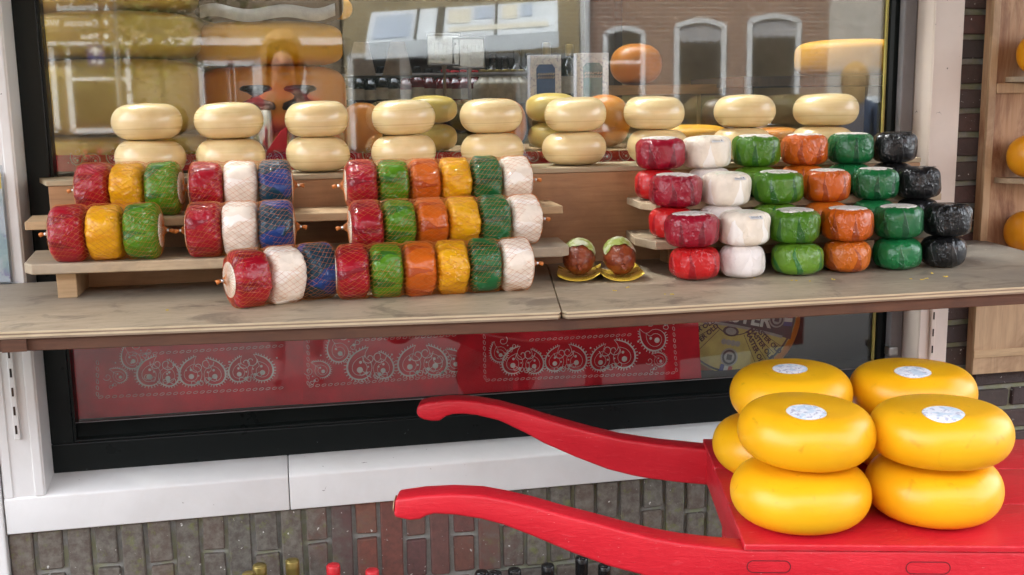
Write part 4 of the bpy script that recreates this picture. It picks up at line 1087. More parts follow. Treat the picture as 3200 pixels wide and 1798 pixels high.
def arcband(r0, r1, a0, a1, n, y, mi):
    for i in range(n):
        q0 = a0+(a1-a0)*i/n; q1 = a0+(a1-a0)*(i+1)/n
        m.quad((r0*math.cos(q0), y, r0*math.sin(q0)), (r0*math.cos(q1), y, r0*math.sin(q1)), (r1*math.cos(q1), y, r1*math.sin(q1)), (r1*math.cos(q0), y, r1*math.sin(q0)), mi)
arcband(rad*.955, rad*.985, 0, 2*PI, 72, y0-.0004, 1)
# black upper field above a shallow bow, grey keyline under it
n = 40
def bow(x): return rad*(-.27-.06*(x/rad)**2)
for i in range(n):
    x0 = -rad*.97+rad*1.94*i/n; x1 = -rad*.97+rad*1.94*(i+1)/n
    t0 = math.sqrt(max(0, (rad*.97)**2-x0*x0)); t1 = math.sqrt(max(0, (rad*.97)**2-x1*x1))
    if t0 > bow(x0) or t1 > bow(x1): m.quad((x0, y0-.0008, min(bow(x0), t0)), (x1, y0-.0008, min(bow(x1), t1)), (x1, y0-.0008, t1), (x0, y0-.0008, t0), 1)
    if abs(x0) < rad*.82: m.quad((x0, y0-.0012, bow(x0)-.004), (x1, y0-.0012, bow(x1)-.004), (x1, y0-.0012, bow(x1)+.0035), (x0, y0-.0012, bow(x0)+.0035), 2)
# fan of narrow sectors with their words
for k, a in enumerate([-2.98, -2.78, -2.58, -2.38, -2.16, -1.02, -.83, -.66, -.50, -.34]):
    m.ribbon([(rad*.38*math.cos(a), y0-.0006, rad*.38*math.sin(a)-.01), (rad*.94*math.cos(a), y0-.0006, rad*.94*math.sin(a))], .0016, (0, -1, 0), 1)
arcband(rad*.40, rad*.415, -2.7, -.45, 30, y0-.0007, 1)
for a, flip in ((-2.88, 1), (-2.68, 1), (-2.48, 1), (-2.27, 1), (-.92, 0), (-.745, 0), (-.58, 0)):
    Mx = Matrix.Translation((rad*.70*math.cos(a), y0-.001, rad*.70*math.sin(a))) @ Matrix.Rotation(-(a+(PI if flip else 0)), 4, 'Y') @ Matrix.Rotation(PI/2, 4, 'X')
    add_text(m, 'MASTER OLD', rad*.105, Mx, 1, .0003, bold=.0006)
# medals with ribbon stripes
def medal(x, z, r, ang):
    m.disc((x, y0-.0012, z), r, X_, Z_, 28, 2); m.disc((x, y0-.0015, z), r*.82, X_, Z_, 28, 1); m.disc((x, y0-.0018, z), r*.6, X_, Z_, 20, 2); m.quad(*[(x+r*.3*a_, y0-.0021, z+r*.3*b_) for a_, b_ in ((-1, -1), (1, -1), (1, 1), (-1, 1))], 1)
    d = Vector((math.cos(ang), 0, math.sin(ang))); s_ = Vector((-d.z, 0, d.x))
    for k, mi in ((-1, 5), (0, 3), (1, 4)):
        c_ = Vector((x, y0-.0011, z))+s_*(k*r*.48); m.ribbon([c_+d*r*.9, c_+d*r*2.0], r*.46, (0, -1, 0), mi)
lp_ = lambda X, Z: (X*rad, Z*rad)
medal(*lp_(.03, -.75), rad*.14, -PI/2-.1); medal(*lp_(.68, -.06), rad*.13, .1)
for i in range(4): m.disc((rad*(-.10+.075*i), y0-.0010, rad*(-.53-.0*i)), rad*.045, X_, Z_, 12, 2)
m.disc((-rad*.02, y0-.0010, -rad*.36), rad*.13, X_, Z_*.6, 20, 1); m.disc((-rad*.02, y0-.0013, -rad*.36), rad*.09, X_, Z_*.6, 16, 2)
add_text(m, "MASTER'", rad*.30, Matrix.Translation((rad*.08, y0-.0012, -rad*.115)) @ Matrix.Rotation(PI/2, 4, 'X'), 3, .0004, bold=.0018)
m.build('round_label', LM, lw)
# support stand under the label wheel
zl_ = cp.z-rimr
st_ = empty('display_plinth', (cp.x, 2.85, 0), 0, 'dark plinth carrying the label wheel inside the window', 'plinth')
m = MB(); m.box((cp.x-.3, 2.775, .0), (cp.x+.12, 2.813, zl_-.002)); child(m, 'block', W['inside_dark'], st_)

# cheeses on the bench: (x0, x1, ytop, ybottom, Y, material)
def bench_cheese(x0, x1, yt, yb, Y, mt, lb, p=2.8, group=None, sides=56, zbase=None):
    c = at((x0+x1)/2, (yt+yb)/2, Y); Rr = wpx(x1-x0, c)/2
    z1 = at((x0+x1)/2, yt+2, Y).z; z0 = at((x0+x1)/2, yb, Y-Rr*.7).z if zbase is None else zbase
    m = MB(); m.lathe(superprof(Rr, max(.03, z1-z0), p, 18), sides)
    o = m.build('wheel_cheese', W[mt], None, smooth=True, loc=(c.x, Y, z0)); tag(o, lb, 'cheese wheel', group); return z1
GB = 'big wheels piled behind the glass'
z = zt
def stack(cx, Y, Rr, hs, mats, names):
    z = zt; c = at(cx, 200, Y)
    for h, mt, nm in zip(hs, mats, names):
        m = MB(); m.lathe(superprof(Rr, h, 4.5, 18), 72); o = m.build('wheel_cheese', W[mt], None, smooth=True, loc=(c.x+rnd.uniform(-.008, .008), Y, z)); tag(o, nm, 'cheese wheel', GB); z += h-.001
    return z
zs = [at(305, y, 3.07).z-.0 for y in (355, 165, 50, -60, -170)]
h0 = [max(.06, zs[0]-zt)]+[zs[i+1]-zs[i] for i in range(4)]
stack(300, 3.07, .228, h0, ['inner_olive']*5, [f'{k} olive-yellow wheel in the tall pile beside the black frame, behind glass' for k in ('lowest broad', 'second broad', 'third broad', 'fourth broad', 'topmost broad')])
zs = [at(680, y, 3.10).z for y in (330, 166, 57, -60)]
h1 = [max(.05, zs[0]-zt)]+[zs[i+1]-zs[i] for i in range(3)]
stack(680, 3.10, .20, h1, ['inner_olive', 'inner_orange', 'inner_yellow', 'inner_brown'], [f'{k} of the pile behind the two pepper mills' for k in ('lowest hidden wheel', 'orange-brown wheel, second', 'glossy yellow wheel, third', 'brown wheel, topmost')])
GS = 'cheeses behind the cream pairs inside the window'
bench_cheese(862, 962, 256, 384, 2.93, 'inner_orange', 'tall orange cheese behind glass beside the third cream pair', 2.6, GS, zbase=zt)
a = bench_cheese(1018, 1150, 308, 388, 2.95, 'inner_lemon', 'lemon cheese behind glass beside the fourth cream pair, lower of two', 2.6, GS, zbase=zt)
bench_cheese(1022, 1150, 238, 308, 2.95, 'inner_lemon', 'lemon cheese behind glass beside the fourth cream pair, upper of two', 2.6, GS, zbase=a-.001)
bench_cheese(1195, 1325, 246, 384, 2.95, 'inner_orange', 'orange cheese peeping out behind the fifth cream pair', 2.4, GS, zbase=zt)
a = bench_cheese(1328, 1460, 305, 380, 2.93, 'inner_lemon', 'lemon cheese behind glass beside the sixth cream pair, lower of two', 2.6, GS, zbase=zt)
bench_cheese(1322, 1452, 232, 305, 2.93, 'inner_lemon', 'lemon cheese behind glass beside the sixth cream pair, upper of two', 2.6, GS, zbase=a-.001)
bench_cheese(1458, 1585, 236, 382, 2.96, 'inner_orange', 'tall orange cheese behind glass between the sixth and seventh cream pairs', 2.3, GS, zbase=zt)
bench_cheese(1640, 1830, 312, 362, 2.98, 'inner_yellow', 'flat glossy yellow wheel behind glass beyond the red-film stack', 3., GS, zbase=zt)
bench_cheese(1762, 1850, 246, 330, 3.16, 'inner_brown', 'dark brown cheese behind glass beside the eighth cream pair', 2.6, GS, zbase=zt+.004)
bench_cheese(1880, 2010, 318, 362, 2.96, 'inner_orange', 'low orange wheel behind glass between the eighth and ninth cream pairs', 3., GS, zbase=zt)
# upper shelf with a big orange wheel
ws = empty('wall_shelf', (1.6, 3.2, 1.49), 0, 'dark shelf inside the window carrying orange wheels near the far post', 'shelf')
pz = at(2100, 192, 3.12).z
m = MB(); m.box((1.30, 2.98, pz-.03), (1.95, 3.40, pz-.001)); child(m, 'board', W['dark_inside'], ws)
m = MB(); m.box((1.32, 3.02, zt+.001), (1.35, 3.36, pz-.031)); m.box((1.90, 3.02, 0), (1.93, 3.36, pz-.031)); child(m, 'upright', W['dark_inside'], ws)
bench_cheese(2002, 2262, 99, 190, 3.16, 'inner_yellow', 'big orange-yellow wheel on the inside shelf beside the black frame', 4., GB, zbase=pz)
ws2 = empty('wall_shelf', (1.15, 3.3, 1.4), 0, 'tan inside shelf holding the tall amber cheese', 'shelf')
P_ = at(1600, 215, 3.3)
m = MB(); m.box((P_.x-.13, 3.18, P_.z-.03), (P_.x+.28, 3.42, P_.z-.001)); child(m, 'board', W['tan_inside'], ws2)
m = MB(); m.box((P_.x-.13, 3.365, 0), (P_.x-.10, 3.42, P_.z-.031)); m.box((P_.x+.25, 3.365, 0), (P_.x+.28, 3.42, P_.z-.031)); child(m, 'upright', W['tan_inside'], ws2)
bench_cheese(1535, 1665, 108, 215, 3.30, 'inner_orange', 'tall amber cheese on the tan inside shelf, seen through the reflected window', 2.3, GB, zbase=P_.z)

# grey paper banner draped round the front of the topmost brown wheel
c_ = at(680, 200, 3.10); m = MB()
zc_ = at(700, 22, 2.90).z
pts = [(c_.x+.2065*math.sin(a), 3.10-.2065*math.cos(a), zc_-.012*math.cos(a*1.6)+.006*math.sin(a*7)) for a in [-.95+2.0*i/30 for i in range(31)]]
n0 = len(m.v)
for p in pts: m.v += [(p[0], p[1], p[2]+.016), (p[0]*1.0, p[1]-.001, p[2]-.016), (p[0], p[1]+.002, p[2]-.016), (p[0], p[1]+.002, p[2]+.016)]
for i in range(30):
    for k in range(4): m.f.append((n0+4*i+k, n0+4*i+(k+1) % 4, n0+4*i+4+(k+1) % 4, n0+4*i+4+k)); m.m.append(0)
W['banner'] = plain('grey_paper', (.50, .49, .48), .6, var=.1); tag(m.build('paper_banner', W['banner'], smooth=True), 'grey paper banner draped round the brown wheel on top of the mill-side pile', 'banner')
# two pepper mills
mill = empty('pepper_mill'); tag(mill, cat='pepper mill', group='steel pepper mills behind the glass')
m = MB(); m.lathe([(0, 0), (.040, 0), (.040, .118)], 32); m.build('steel_body', W['bright_steel'], mill, smooth=False)
m = MB(); m.lathe([(.047, .118), (.050, .124), (.046, .136), (.022, .146), (.018, .154), (.026, .162), (.042, .168), (.044, .173), (.036, .180), (0, .183)], 32); m.build('black_top', W['black_plastic'], mill, smooth=True)
for i, (px, lb) in enumerate(((650, 'steel pepper mill with black top between the second cream pair and its twin'), (757, 'steel pepper mill with black top just above the third cream pair'))):
    o = mill if i == 0 else copy_tree(mill)
    zt_ = at(px, 213, 2.92).z; p = at(px, 300, 2.92); o.location = (p.x, 2.92, zt_-.183); o['label'] = lb
mb_ = empty('mill_stand', (0, 2.92, zt), 0, 'small dark box on the bench lifting the two pepper mills', 'box')
za_ = at(650, 213, 2.92).z-.183; pL = at(605, 300, 2.92).x; pR = at(800, 300, 2.92).x
m = MB(); m.box((pL, 2.87, zt+.0005), (pR, 2.90+.06, za_-.0005), bev=.002); child(m, 'body', W['inside_dark'], mb_)
# folded red napkin between the mills
p = at(700, 385, 2.845); m = MB(); q = [at(x, y, 2.845) for x, y in ((668, 386), (722, 386), (722, 318), (705, 330))]
m.prism([(v.x, v.z) for v in q], (0, 2.84, 0), (1, 0, 0), (0, 0, 1), (0, 1, 0), .02, bev=.003); tag(m.build('napkin', W['cloth']), 'folded red napkin standing between the two pepper mills', 'napkin')

# back shelving: bottles, graters, boxed slicers
YB_ = 3.95
zsh = at(1150, 262, YB_).z
bs = empty('back_shelf', (.6, 4.1, 0), 0, 'dark wooden shelving with bottles deep inside the shop', 'shelving')
xa, xb = at(850, 200, YB_).x, at(1480, 200, YB_).x
m = MB(); m.box((xa-.05, 3.85, zsh-.03), (xb+.1, 4.25, zsh)); m.box((xa-.05, 3.85, .0), (xa-.02, 4.25, 2.3)); m.box((xb+.07, 3.85, 0), (xb+.1, 4.25, 2.3)); child(m, 'shelf_boards', W['dark_inside'], bs)
m = MB(); m.box((xa-.05, 4.255, 0), (xb+.1, 4.28, 2.3)); child(m, 'back', W['inside_dark'], bs)
bot = {}
def shelf_bottle(px, pytop, Y, cap, glass, lb):
    P = at(px, pytop, Y); h = max(.12, P.z-zsh); k = (cap, glass, round(h, 1))
    if k not in bot: bot[k] = (bottle(W[cap], W[glass], h, 'shelf_bottle'), h); o = bot[k][0]
    else: o = copy_tree(bot[k][0])
    o.location = (P.x, Y, zsh); o.scale = (1, 1, h/bot[k][1]); tag(o, lb, 'bottle', 'bottles on the back shelf')
k_ = 0
for i, px in enumerate(range(868, 1110, 30)): shelf_bottle(px, 168+(i % 3)*6, 4.02, 'black_cap', ('bottle_dark', 'bottle_red')[i > 4], ['dark', 'reddish'][i > 4]+' bottle on the back shelf below the reflected white awning')
for i, px in enumerate(range(1120, 1220, 24)): shelf_bottle(px, 176+(i % 2)*7, 3.98, 'red_cap', 'bottle_red', 'red bottle on the back shelf under the graters')
for i, px in enumerate(range(1216, 1330, 19)): shelf_bottle(px, 196+(i % 2)*3, 3.93, 'gold_cap', 'bottle_white', 'short gold-capped bottle in the close row on the back shelf')
for i, px in enumerate(range(1210, 1340, 30)): shelf_bottle(px, 126+(i % 3)*8, 4.12, 'black_cap', 'bottle_dark', 'tall dark bottle standing behind the gold-capped row')
for i, px in enumerate((1375, 1432)): shelf_bottle(px, 108+4*i, 4.10, 'gold_cap', 'bottle_dark', 'tall dark bottle rising behind the white slicer boxes')
# graters
gr = empty('cheese_grater'); tag(gr, cat='grater', group='steel graters on the back shelf')
m = MB(); 
for i in range(7):
    for j in range(4): m.box((-.055+i*.0165, -.004, .045+j*.018), (-.047+i*.0165, .0, .055+j*.018))
m.box((-.065, .001, .035), (.065, .004, .13)); m.build('blade', W['steel'], gr)
m = MB(); m.tube([(-.066, 0, .03), (-.066, 0, .135), (.066, 0, .135), (.066, 0, .03), (-.066, 0, .03)], .006, 8); m.build('frame', W['steel'], gr)
m = MB(); m.tube([(0, 0, .03), (0, 0, .0), (0, 0, -.17)], [.012, .007, .009], 8); m.build('handle', W['steel'], gr)
for i, (px, py, lb) in enumerate(((1117, 160, 'steel cheese grater with framed blade below the reflected awning'), (1180, 168, 'steel cheese grater next to the framed one, lower'))):
    o = gr if not i else copy_tree(gr); p = at(px, py, 3.88); o.location = (p.x, 3.88, p.z-.035); o.scale = (.85, 1, 1); o['label'] = lb
hr = empty('hanging_rail', (.6, 3.9, 1.62), 0, 'slim steel rail from which graters and slicers hang', 'rail')
p0 = at(860, 192, 3.885); p1 = at(1330, 186, 3.885)
m = MB(); m.tube([p0, p1], .008, 8); child(m, 'bar', W['steel'], hr)
for px in (880, 1320):
    q_ = at(px, 190, 3.885); m = MB(); m.tube([q_, (q_.x, 4.25, q_.z)], .006, 6); child(m, 'bracket', W['steel'], hr)
# slicer cards hanging on the rail
for i, (px, lb) in enumerate(((908, 'pale card shaped like a house hanging on the steel rail'), (1000, 'tan card hanging on the steel rail beside the house-shaped one'))):
    c_ = [at(px+dx, y, 3.86) for dx, y in ((-38, 190), (38, 190), (18, 106), (-18, 106))]
    m = MB(); m.prism([(v.x, v.z) for v in c_], (0, 3.86, 0), (1, 0, 0), (0, 0, 1), (0, 1, 0), .004, bev=.001)
    W['card%d' % i] = plain('hang_card_%d' % i, ((.30, .26, .22), (.22, .17, .11))[i], .5); tag(m.build('hang_card', W['card%d' % i]), lb, 'card')
# boxed slicers
for i, (x0, x1, y0_, y1_, lb) in enumerate(((1335, 1412, 138, 258, 'white slicer box with blue window and steel blade behind the sixth cream pair'), (1452, 1532, 133, 258, 'white slicer box with teal window, beside the reflected drainpipe'))):
    Yx = 3.10; a_ = at(x0, y1_, Yx); b_ = at(x1, y0_, Yx); e = empty('slicer_box', (a_.x, Yx, a_.z), 0, lb, 'box', 'boxed cheese slicers')
    w_, h_ = b_.x-a_.x, b_.z-a_.z
    W['boxpr%d' % i] = label_mat('box_print_%d' % i, (.62, .63, .68), (.26, .26, .42), (.45, .50, .60), 120)
    m = MB(); m.box((0, .002, 0), (w_, .04, h_), bev=.001); o = m.build('carton', W['boxpr%d' % i], e)
    W['boxwin%d' % i] = plain('box_window_%d' % i, ((.03, .08, .22), (.05, .17, .20))[i], .3); 
    m = MB(); m.prism([(w_*.2, h_*.12), (w_*.8, h_*.12), (w_*.8, h_*.72), (w_*.7, h_*.8), (w_*.3, h_*.8), (w_*.2, h_*.72)], (0, .0015, 0), (1, 0, 0), (0, 0, 1), (0, 1, 0), .003); m.build('blue_window', W['boxwin%d' % i], e)
    m = MB()
    for q_ in range(7):
        for r__ in range(2): m.tube([(w_*(.24+.08*q_), .0005, h_*(.50+.07*r__)), (w_*(.29+.08*q_), .0005, h_*(.545+.07*r__))], .0022, 5)
    m.build('blade', W['steel'], e)
    bz = empty('box_riser', (a_.x, Yx, zt), 0, ('dark', 'brown')[i]+' block on the bench under the '+('blue', 'teal')[i]+'-window slicer box', 'block')
    m = MB(); m.box((a_.x+.003, Yx+.004, zt+.0005), (b_.x-.003, Yx+.044, a_.z-.0005)); child(m, 'block', W['dark_inside'], bz)
# hanging orange wrapped thing and silver ribbon near the top of the pile
p = at(855, 22, 3.15); m = MB(); m.lathe(superprof(.035, .06, 2.2, 12), 32); o = m.build('small_cheese', W['inner_yellow'], None, smooth=True, loc=(p.x, 3.15, p.z-.03)); tag(o, 'small yellow wax cheese hanging beside the pile of big wheels', 'cheese')
m = MB(); m.tube([(p.x, 3.15, p.z+.03), (p.x, 3.15, 2.5)], .0012, 5); o2 = m.build('string', W['orange_ball']); o2.parent = o; o2.matrix_parent_inverse = Matrix.Translation(o.location).inverted()

# ================================================================== the street behind the photographer (seen in the glass)
def street_mat():
    t = NT('street_clinkers'); v = t.co()
    b = t.n('ShaderNodeTexBrick'); t.l(v, b.inputs['Vector']); b.inputs['Scale'].default_value = 1.
    b.inputs['Brick Width'].default_value = .20; b.inputs['Row Height'].default_value = .07; b.inputs['Mortar Size'].default_value = .006
    b.inputs['Color1'].default_value = (.035, .028, .026, 1); b.inputs['Color2'].default_value = (.055, .046, .042, 1); b.inputs['Mortar'].default_value = (.06, .055, .05, 1)
    n = t.noise(v, 3, 5); c = t.mix(t.math('MULTIPLY', t.ramp(n, .4, .7), .5), b.outputs[0], (.06, .056, .053))
    return t.pbr(c, .65, 0, t.bump(b.outputs['Fac'], -.6, .006))
W['street'] = street_mat()
m = MB(); m.quad((-45, -45, 0), (45, -45, 0), (45, 2.8, 0), (-45, 2.8, 0)); struct('street', m, W['street'])

def atr(x, y, Yv): p = at(x, y, Yv); return Vector((p.x, 2*YG-Yv, p.z))
def wall_mat(name, c1, c2, mo, sc_=1.):
    t = NT(name); tc = t.n('ShaderNodeTexCoord'); x, y, z = t.xyz(tc.outputs['Object'])
    cb = t.n('ShaderNodeCombineXYZ'); t.l(x, cb.inputs[0]); t.l(z, cb.inputs[1])
    b = t.n('ShaderNodeTexBrick'); t.l(cb.outputs[0], b.inputs['Vector']); b.inputs['Scale'].default_value = sc_
    b.inputs['Brick Width'].default_value = .22; b.inputs['Row Height'].default_value = .085; b.inputs['Mortar Size'].default_value = .014
    b.inputs['Color1'].default_value = c1+(1,); b.inputs['Color2'].default_value = c2+(1,); b.inputs['Mortar'].default_value = mo+(1,)
    return t.pbr(b.outputs[0], .85)
W['house_red'] = wall_mat('house_brick_red', (.19, .085, .055), (.24, .115, .075), (.34, .29, .25))
W['house_tan'] = wall_mat('house_brick_tan', (.15, .10, .055), (.19, .13, .075), (.24, .20, .15))
W['house_yellow'] = wall_mat('house_brick_yellow', (.36, .27, .13), (.42, .32, .17), (.42, .36, .25))
W['house_trim'] = plain('house_trim', (.66, .67, .68), .5)
W['pane_dark'] = plain('dark_window_pane', (.018, .022, .024), .08)
W['roof_tile'] = plain('roof_tile', (.20, .07, .04), .7)
W['curtain'] = plain('net_curtain', (.34, .34, .36), .8, scale=14)
W['beige_panel'] = plain('beige_panel', (.48, .44, .40), .7)
HY = 20.0
def house(name, x0, x1, mat, lb, ridge=9.5, yv=HY):
    a = atr(x0, 200, yv); b = atr(x1, 200, yv); e = empty(name, ((a.x+b.x)/2, a.y, 0), 0, lb, 'house', 'houses across the street')
    m = MB(); m.box((a.x, a.y-7, 0), (b.x, a.y, 6.2)); child(m, 'wall', mat, e)
    m = MB(); m.prism([(.3, 6.2), (-7.3, 6.2), (-3.5, ridge)], (a.x-.1, a.y, 0), (0, 1, 0), (0, 0, 1), (1, 0, 0), b.x-a.x+.2); child(m, 'roof', W['roof_tile'], e)
    return e
def hwindow(e, x0, x1, y0, y1, yv=HY, arch=True, bar=None, fw=.09, curtain=False):
    a = atr(x0, y1, yv); b = atr(x1, y0, yv); Y = a.y; w_ = b.x-a.x
    top = [(a.x+w_*i/8, b.z+(.10*math.sin(PI*i/8) if arch else 0)) for i in range(9)]
    out = [(a.x, a.z)]+[(b.x, a.z)]+top[::-1]
    m = MB(); m.prism(out, (0, Y+.01, 0), (1, 0, 0), (0, 0, 1), (0, 1, 0), .03); f = child(m, 'window', W['pane_dark'], e)
    m = MB(); T_ = [Vector((p[0], Y+.06, p[1])) for p in out]+[Vector((a.x, Y+.06, a.z))]
    for p, q in zip(T_, T_[1:]):
        d = (q-p); n_ = Vector((-d.z, 0, d.x)).normalized()*fw/2
        m.prism([(p.x-n_.x, p.z-n_.z), (q.x-n_.x, q.z-n_.z), (q.x+n_.x, q.z+n_.z), (p.x+n_.x, p.z+n_.z)], (0, Y+.042, 0), (1, 0, 0), (0, 0, 1), (0, 1, 0), .06)
    if bar: zb__ = atr(x0, bar, yv).z; m.box((a.x, Y+.042, zb__-.03), (b.x, Y+.09, zb__+.03))
    g = child(m, 'window_frame', W['house_trim'], e)
    if curtain:
        m = MB(); n = 24; zc = b.z-.34
        pts = [(a.x+w_*i/n, zc+.08*abs(math.sin(i*PI/4))) for i in range(n+1)]
        m.prism([(b.x, b.z), (a.x, b.z)]+pts, (0, Y+.041, 0), (1, 0, 0), (0, 0, 1), (0, 1, 0), .012); child(m, 'curtain', W['curtain'], e)
hr_ = house('terraced_house', 1465, 2750, W['house_red'], 'red brick house with white arched windows and net curtains, mirrored in the glass')
hwindow(hr_, 1520, 1615, 85, 335, bar=158); hwindow(hr_, 1697, 1818, 66, 350, curtain=True); hwindow(hr_, 1876, 2004, 54, 350, curtain=True); hwindow(hr_, 2330, 2470, 40, 350, curtain=True)
a = atr(2075, 330, HY); b = atr(2235, -60, HY)
m = MB(); m.box((a.x, a.y+.004, 0), (b.x, a.y+.05, 4.1)); child(m, 'door_panel', W['beige_panel'], hr_)
a = atr(1462, 400, HY); m = MB(); m.tube([(a.x+.05, a.y+.12, 0), (a.x+.05, a.y+.12, 6.2)], .09, 10); child(m, 'drainpipe', W['house_trim'], hr_)
a = atr(1700, 330, HY); b = atr(2300, 300, HY); m = MB(); m.box((a.x-2, a.y+.005, .25), (b.x+3, a.y+.1, .62)); child(m, 'plinth', W['beige_panel'], hr_)
hy = house('corner_shop', 868, 1458, W['house_yellow'], 'yellowish brick corner shop under a wide white awning, mirrored in the glass', 9)
for x0, x1 in ((890, 1010), (1030, 1160), (1180, 1300), (1320, 1440)): hwindow(hy, x0, x1, 140, 400, arch=False)
for x0, x1 in ((930, 1010), (1120, 1200), (1300, 1380)): hwindow(hy, x0, x1, -150, -30, arch=False)
aw2 = empty('white_awning', (0, 0, 0), 0, 'wide white awning with grey-blue panels over the corner shop, mirrored in the glass', 'awning')
W['aw_white'] = plain('awning_white', (.66, .70, .74), .6, var=.04); W['aw_blue'] = plain('awning_blue', (.42, .48, .58), .6, var=.05); W['aw_cream'] = plain('awning_cream', (.70, .66, .55), .6)
tl, tr_, br_, bl = atr(935, 34, 19.6), atr(1402, 2, 19.6), atr(1404, 80, 17.4), atr(920, 112, 17.4)
def slab(name, q, mt, par, th=.012):
    m = MB(); a_, b_, c_, d_ = q; nn = (b_-a_).cross(d_-a_).normalized()*th
    m.v = [tuple(p) for p in (a_, b_, c_, d_, a_+nn, b_+nn, c_+nn, d_+nn)]; m.f = [(0, 1, 2, 3), (7, 6, 5, 4), (0, 4, 5, 1), (1, 5, 6, 2), (2, 6, 7, 3), (3, 7, 4, 0)]; m.m = [0]*6
    return m.build(name, mt, par)
slab('canvas', (tl, tr_, br_, bl), W['aw_white'], aw2)
L_ = lambda u, v: tl.lerp(tr_, u).lerp(bl.lerp(br_, u), v)
off = (tr_-tl).cross(bl-tl).normalized()*.02; off = off if off.y > 0 or off.z > 0 else -off
for u0, u1, v0, v1, mt in ((.35, .39, 0, 1, 'pane_dark'), (.24, .255, .0, 1, 'pane_dark'), (.66, .675, 0, 1, 'pane_dark')):
    slab('rib', [L_(u, v)+off for u, v in ((u0, v0), (u1, v0), (u1, v1), (u0, v1))], W[mt], aw2)
for u0, u1, v0, v1, mt in ((.41, .53, .15, .60, 'aw_cream'), (.55, .65, .12, .5, 'aw_blue'), (.70, .78, .1, .55, 'aw_cream'), (.80, .86, .1, .5, 'aw_blue'), (.42, .95, .72, .86, 'aw_cream'), (.03, .22, .2, .92, 'aw_blue')):
    slab('printed_panel', [L_(u, v)+off*1.3 for u, v in ((u0, v0), (u1, v0), (u1, v1), (u0, v1))], W[mt], aw2)
dn = Vector((0, 0, -.24))
slab('valance', (bl+Vector((0, .02, 0)), br_+Vector((0, .02, 0)), br_+dn+Vector((0, .02, 0)), bl+dn+Vector((0, .02, 0))), W['aw_white'], aw2)
hl = house('tan_house', -1400, 862, W['house_tan'], 'tan brick house with white window frames behind the signpost, mirrored in the glass')
for x0, x1, y0, y1 in ((188, 318, 110, 330), (515, 580, 160, 330), (592, 640, 160, 330), (660, 760, 150, 330), (30, 130, 110, 330)): hwindow(hl, x0, x1, y0, y1, arch=False, bar=(y0+90 if x0 == 188 else None), fw=.09)
a = atr(120, 108, HY); b = atr(860, 108, HY); m = MB(); m.box((a.x, a.y+.005, a.z-.06), (b.x, a.y+.16, a.z+.06)); child(m, 'cornice', W['house_trim'], hl)
# signpost with town arrows
W['sign_brown'] = plain('sign_brown', (.16, .085, .03), .5, var=.05); W['sign_white'] = plain('sign_white', (.8, .8, .76), .5, var=.02); W['sign_violet'] = plain('sign_blue', (.07, .06, .16), .5)
SV = 13.
sg = empty('signpost', (atr(300, 100, SV).x, atr(300, 100, SV).y, 0), 0, 'brown signpost with boards Strandbad, Centrum WC and Edam, mirrored in the glass', 'signpost')
q = atr(296, 200, SV); m = MB(); m.tube([(q.x, q.y-.05, 0), (q.x, q.y-.05, 3.2)], .035, 10); child(m, 'post', W['steel'], sg)
for txt, y0, y1, icon in (('Strandbad', 5, 37, 'up'), ('Centrum  WC', 46, 75, 'down'), ('Edam', 80, 106, 'dot')):
    a = atr(108, y1, SV); b = atr(286, y0, SV); cy_ = (a.z+b.z)/2; hh = b.z-a.z
    m = MB(); m.box((a.x, a.y, a.z), (b.x, a.y+.02, b.z), bev=.003)
    # board faces the shop (+y): read from there, right-hand end of the picture is its start
    Mx = Matrix.Translation((b.x-.16, a.y+.0215, cy_)) @ Matrix(((-1, 0, 0, 0), (0, 0, 1, 0), (0, 1, 0, 0), (0, 0, 0, 1)))
    add_text(m, txt, hh*.78, Mx, 1, .0008, align='LEFT', bold=.002)
    ix = b.x-.08
    if icon == 'dot': m.disc((ix, a.y+.0225, cy_), hh*.24, (-1, 0, 0), (0, 0, 1), 16, 1)
    else:
        s_ = 1 if icon == 'up' else -1
        m.v += [(ix-hh*.25, a.y+.0225, cy_-s_*hh*.25), (ix+hh*.25, a.y+.0225, cy_-s_*hh*.25), (ix, a.y+.0225, cy_+s_*hh*.3)]; nn = len(m.v); m.f.append((nn-3, nn-2, nn-1)); m.m.append(1)
    child(m, 'board', [W['sign_brown'], W['sign_white']], sg)
a = atr(222, 168, SV); b = atr(262, 112, SV); m = MB(); m.box((a.x, a.y-.01, a.z), (b.x, a.y+.01, b.z), bev=.003)
cx_, cz_ = (a.x+b.x)/2, (a.z+b.z)/2; hh = b.z-a.z
m.ribbon([(cx_, a.y+.0112, cz_-hh*.05), (cx_, a.y+.0112, cz_+hh*.3)], .03, (0, 1, 0), 1)
m.ribbon([(cx_-.06, a.y+.0114, cz_+hh*.12), (cx_, a.y+.0114, cz_+hh*.36), (cx_+.06, a.y+.0114, cz_+hh*.12)], .025, (0, 1, 0), 1)
m.disc((cx_-.03, a.y+.0112, cz_-hh*.3), .025, (1, 0, 0), (0, 0, 1), 12, 1); m.disc((cx_+.04, a.y+.0112, cz_-hh*.3), .025, (1, 0, 0), (0, 0, 1), 12, 1)
child(m, 'arrow_plate', [W['sign_violet'], W['sign_white']], sg)
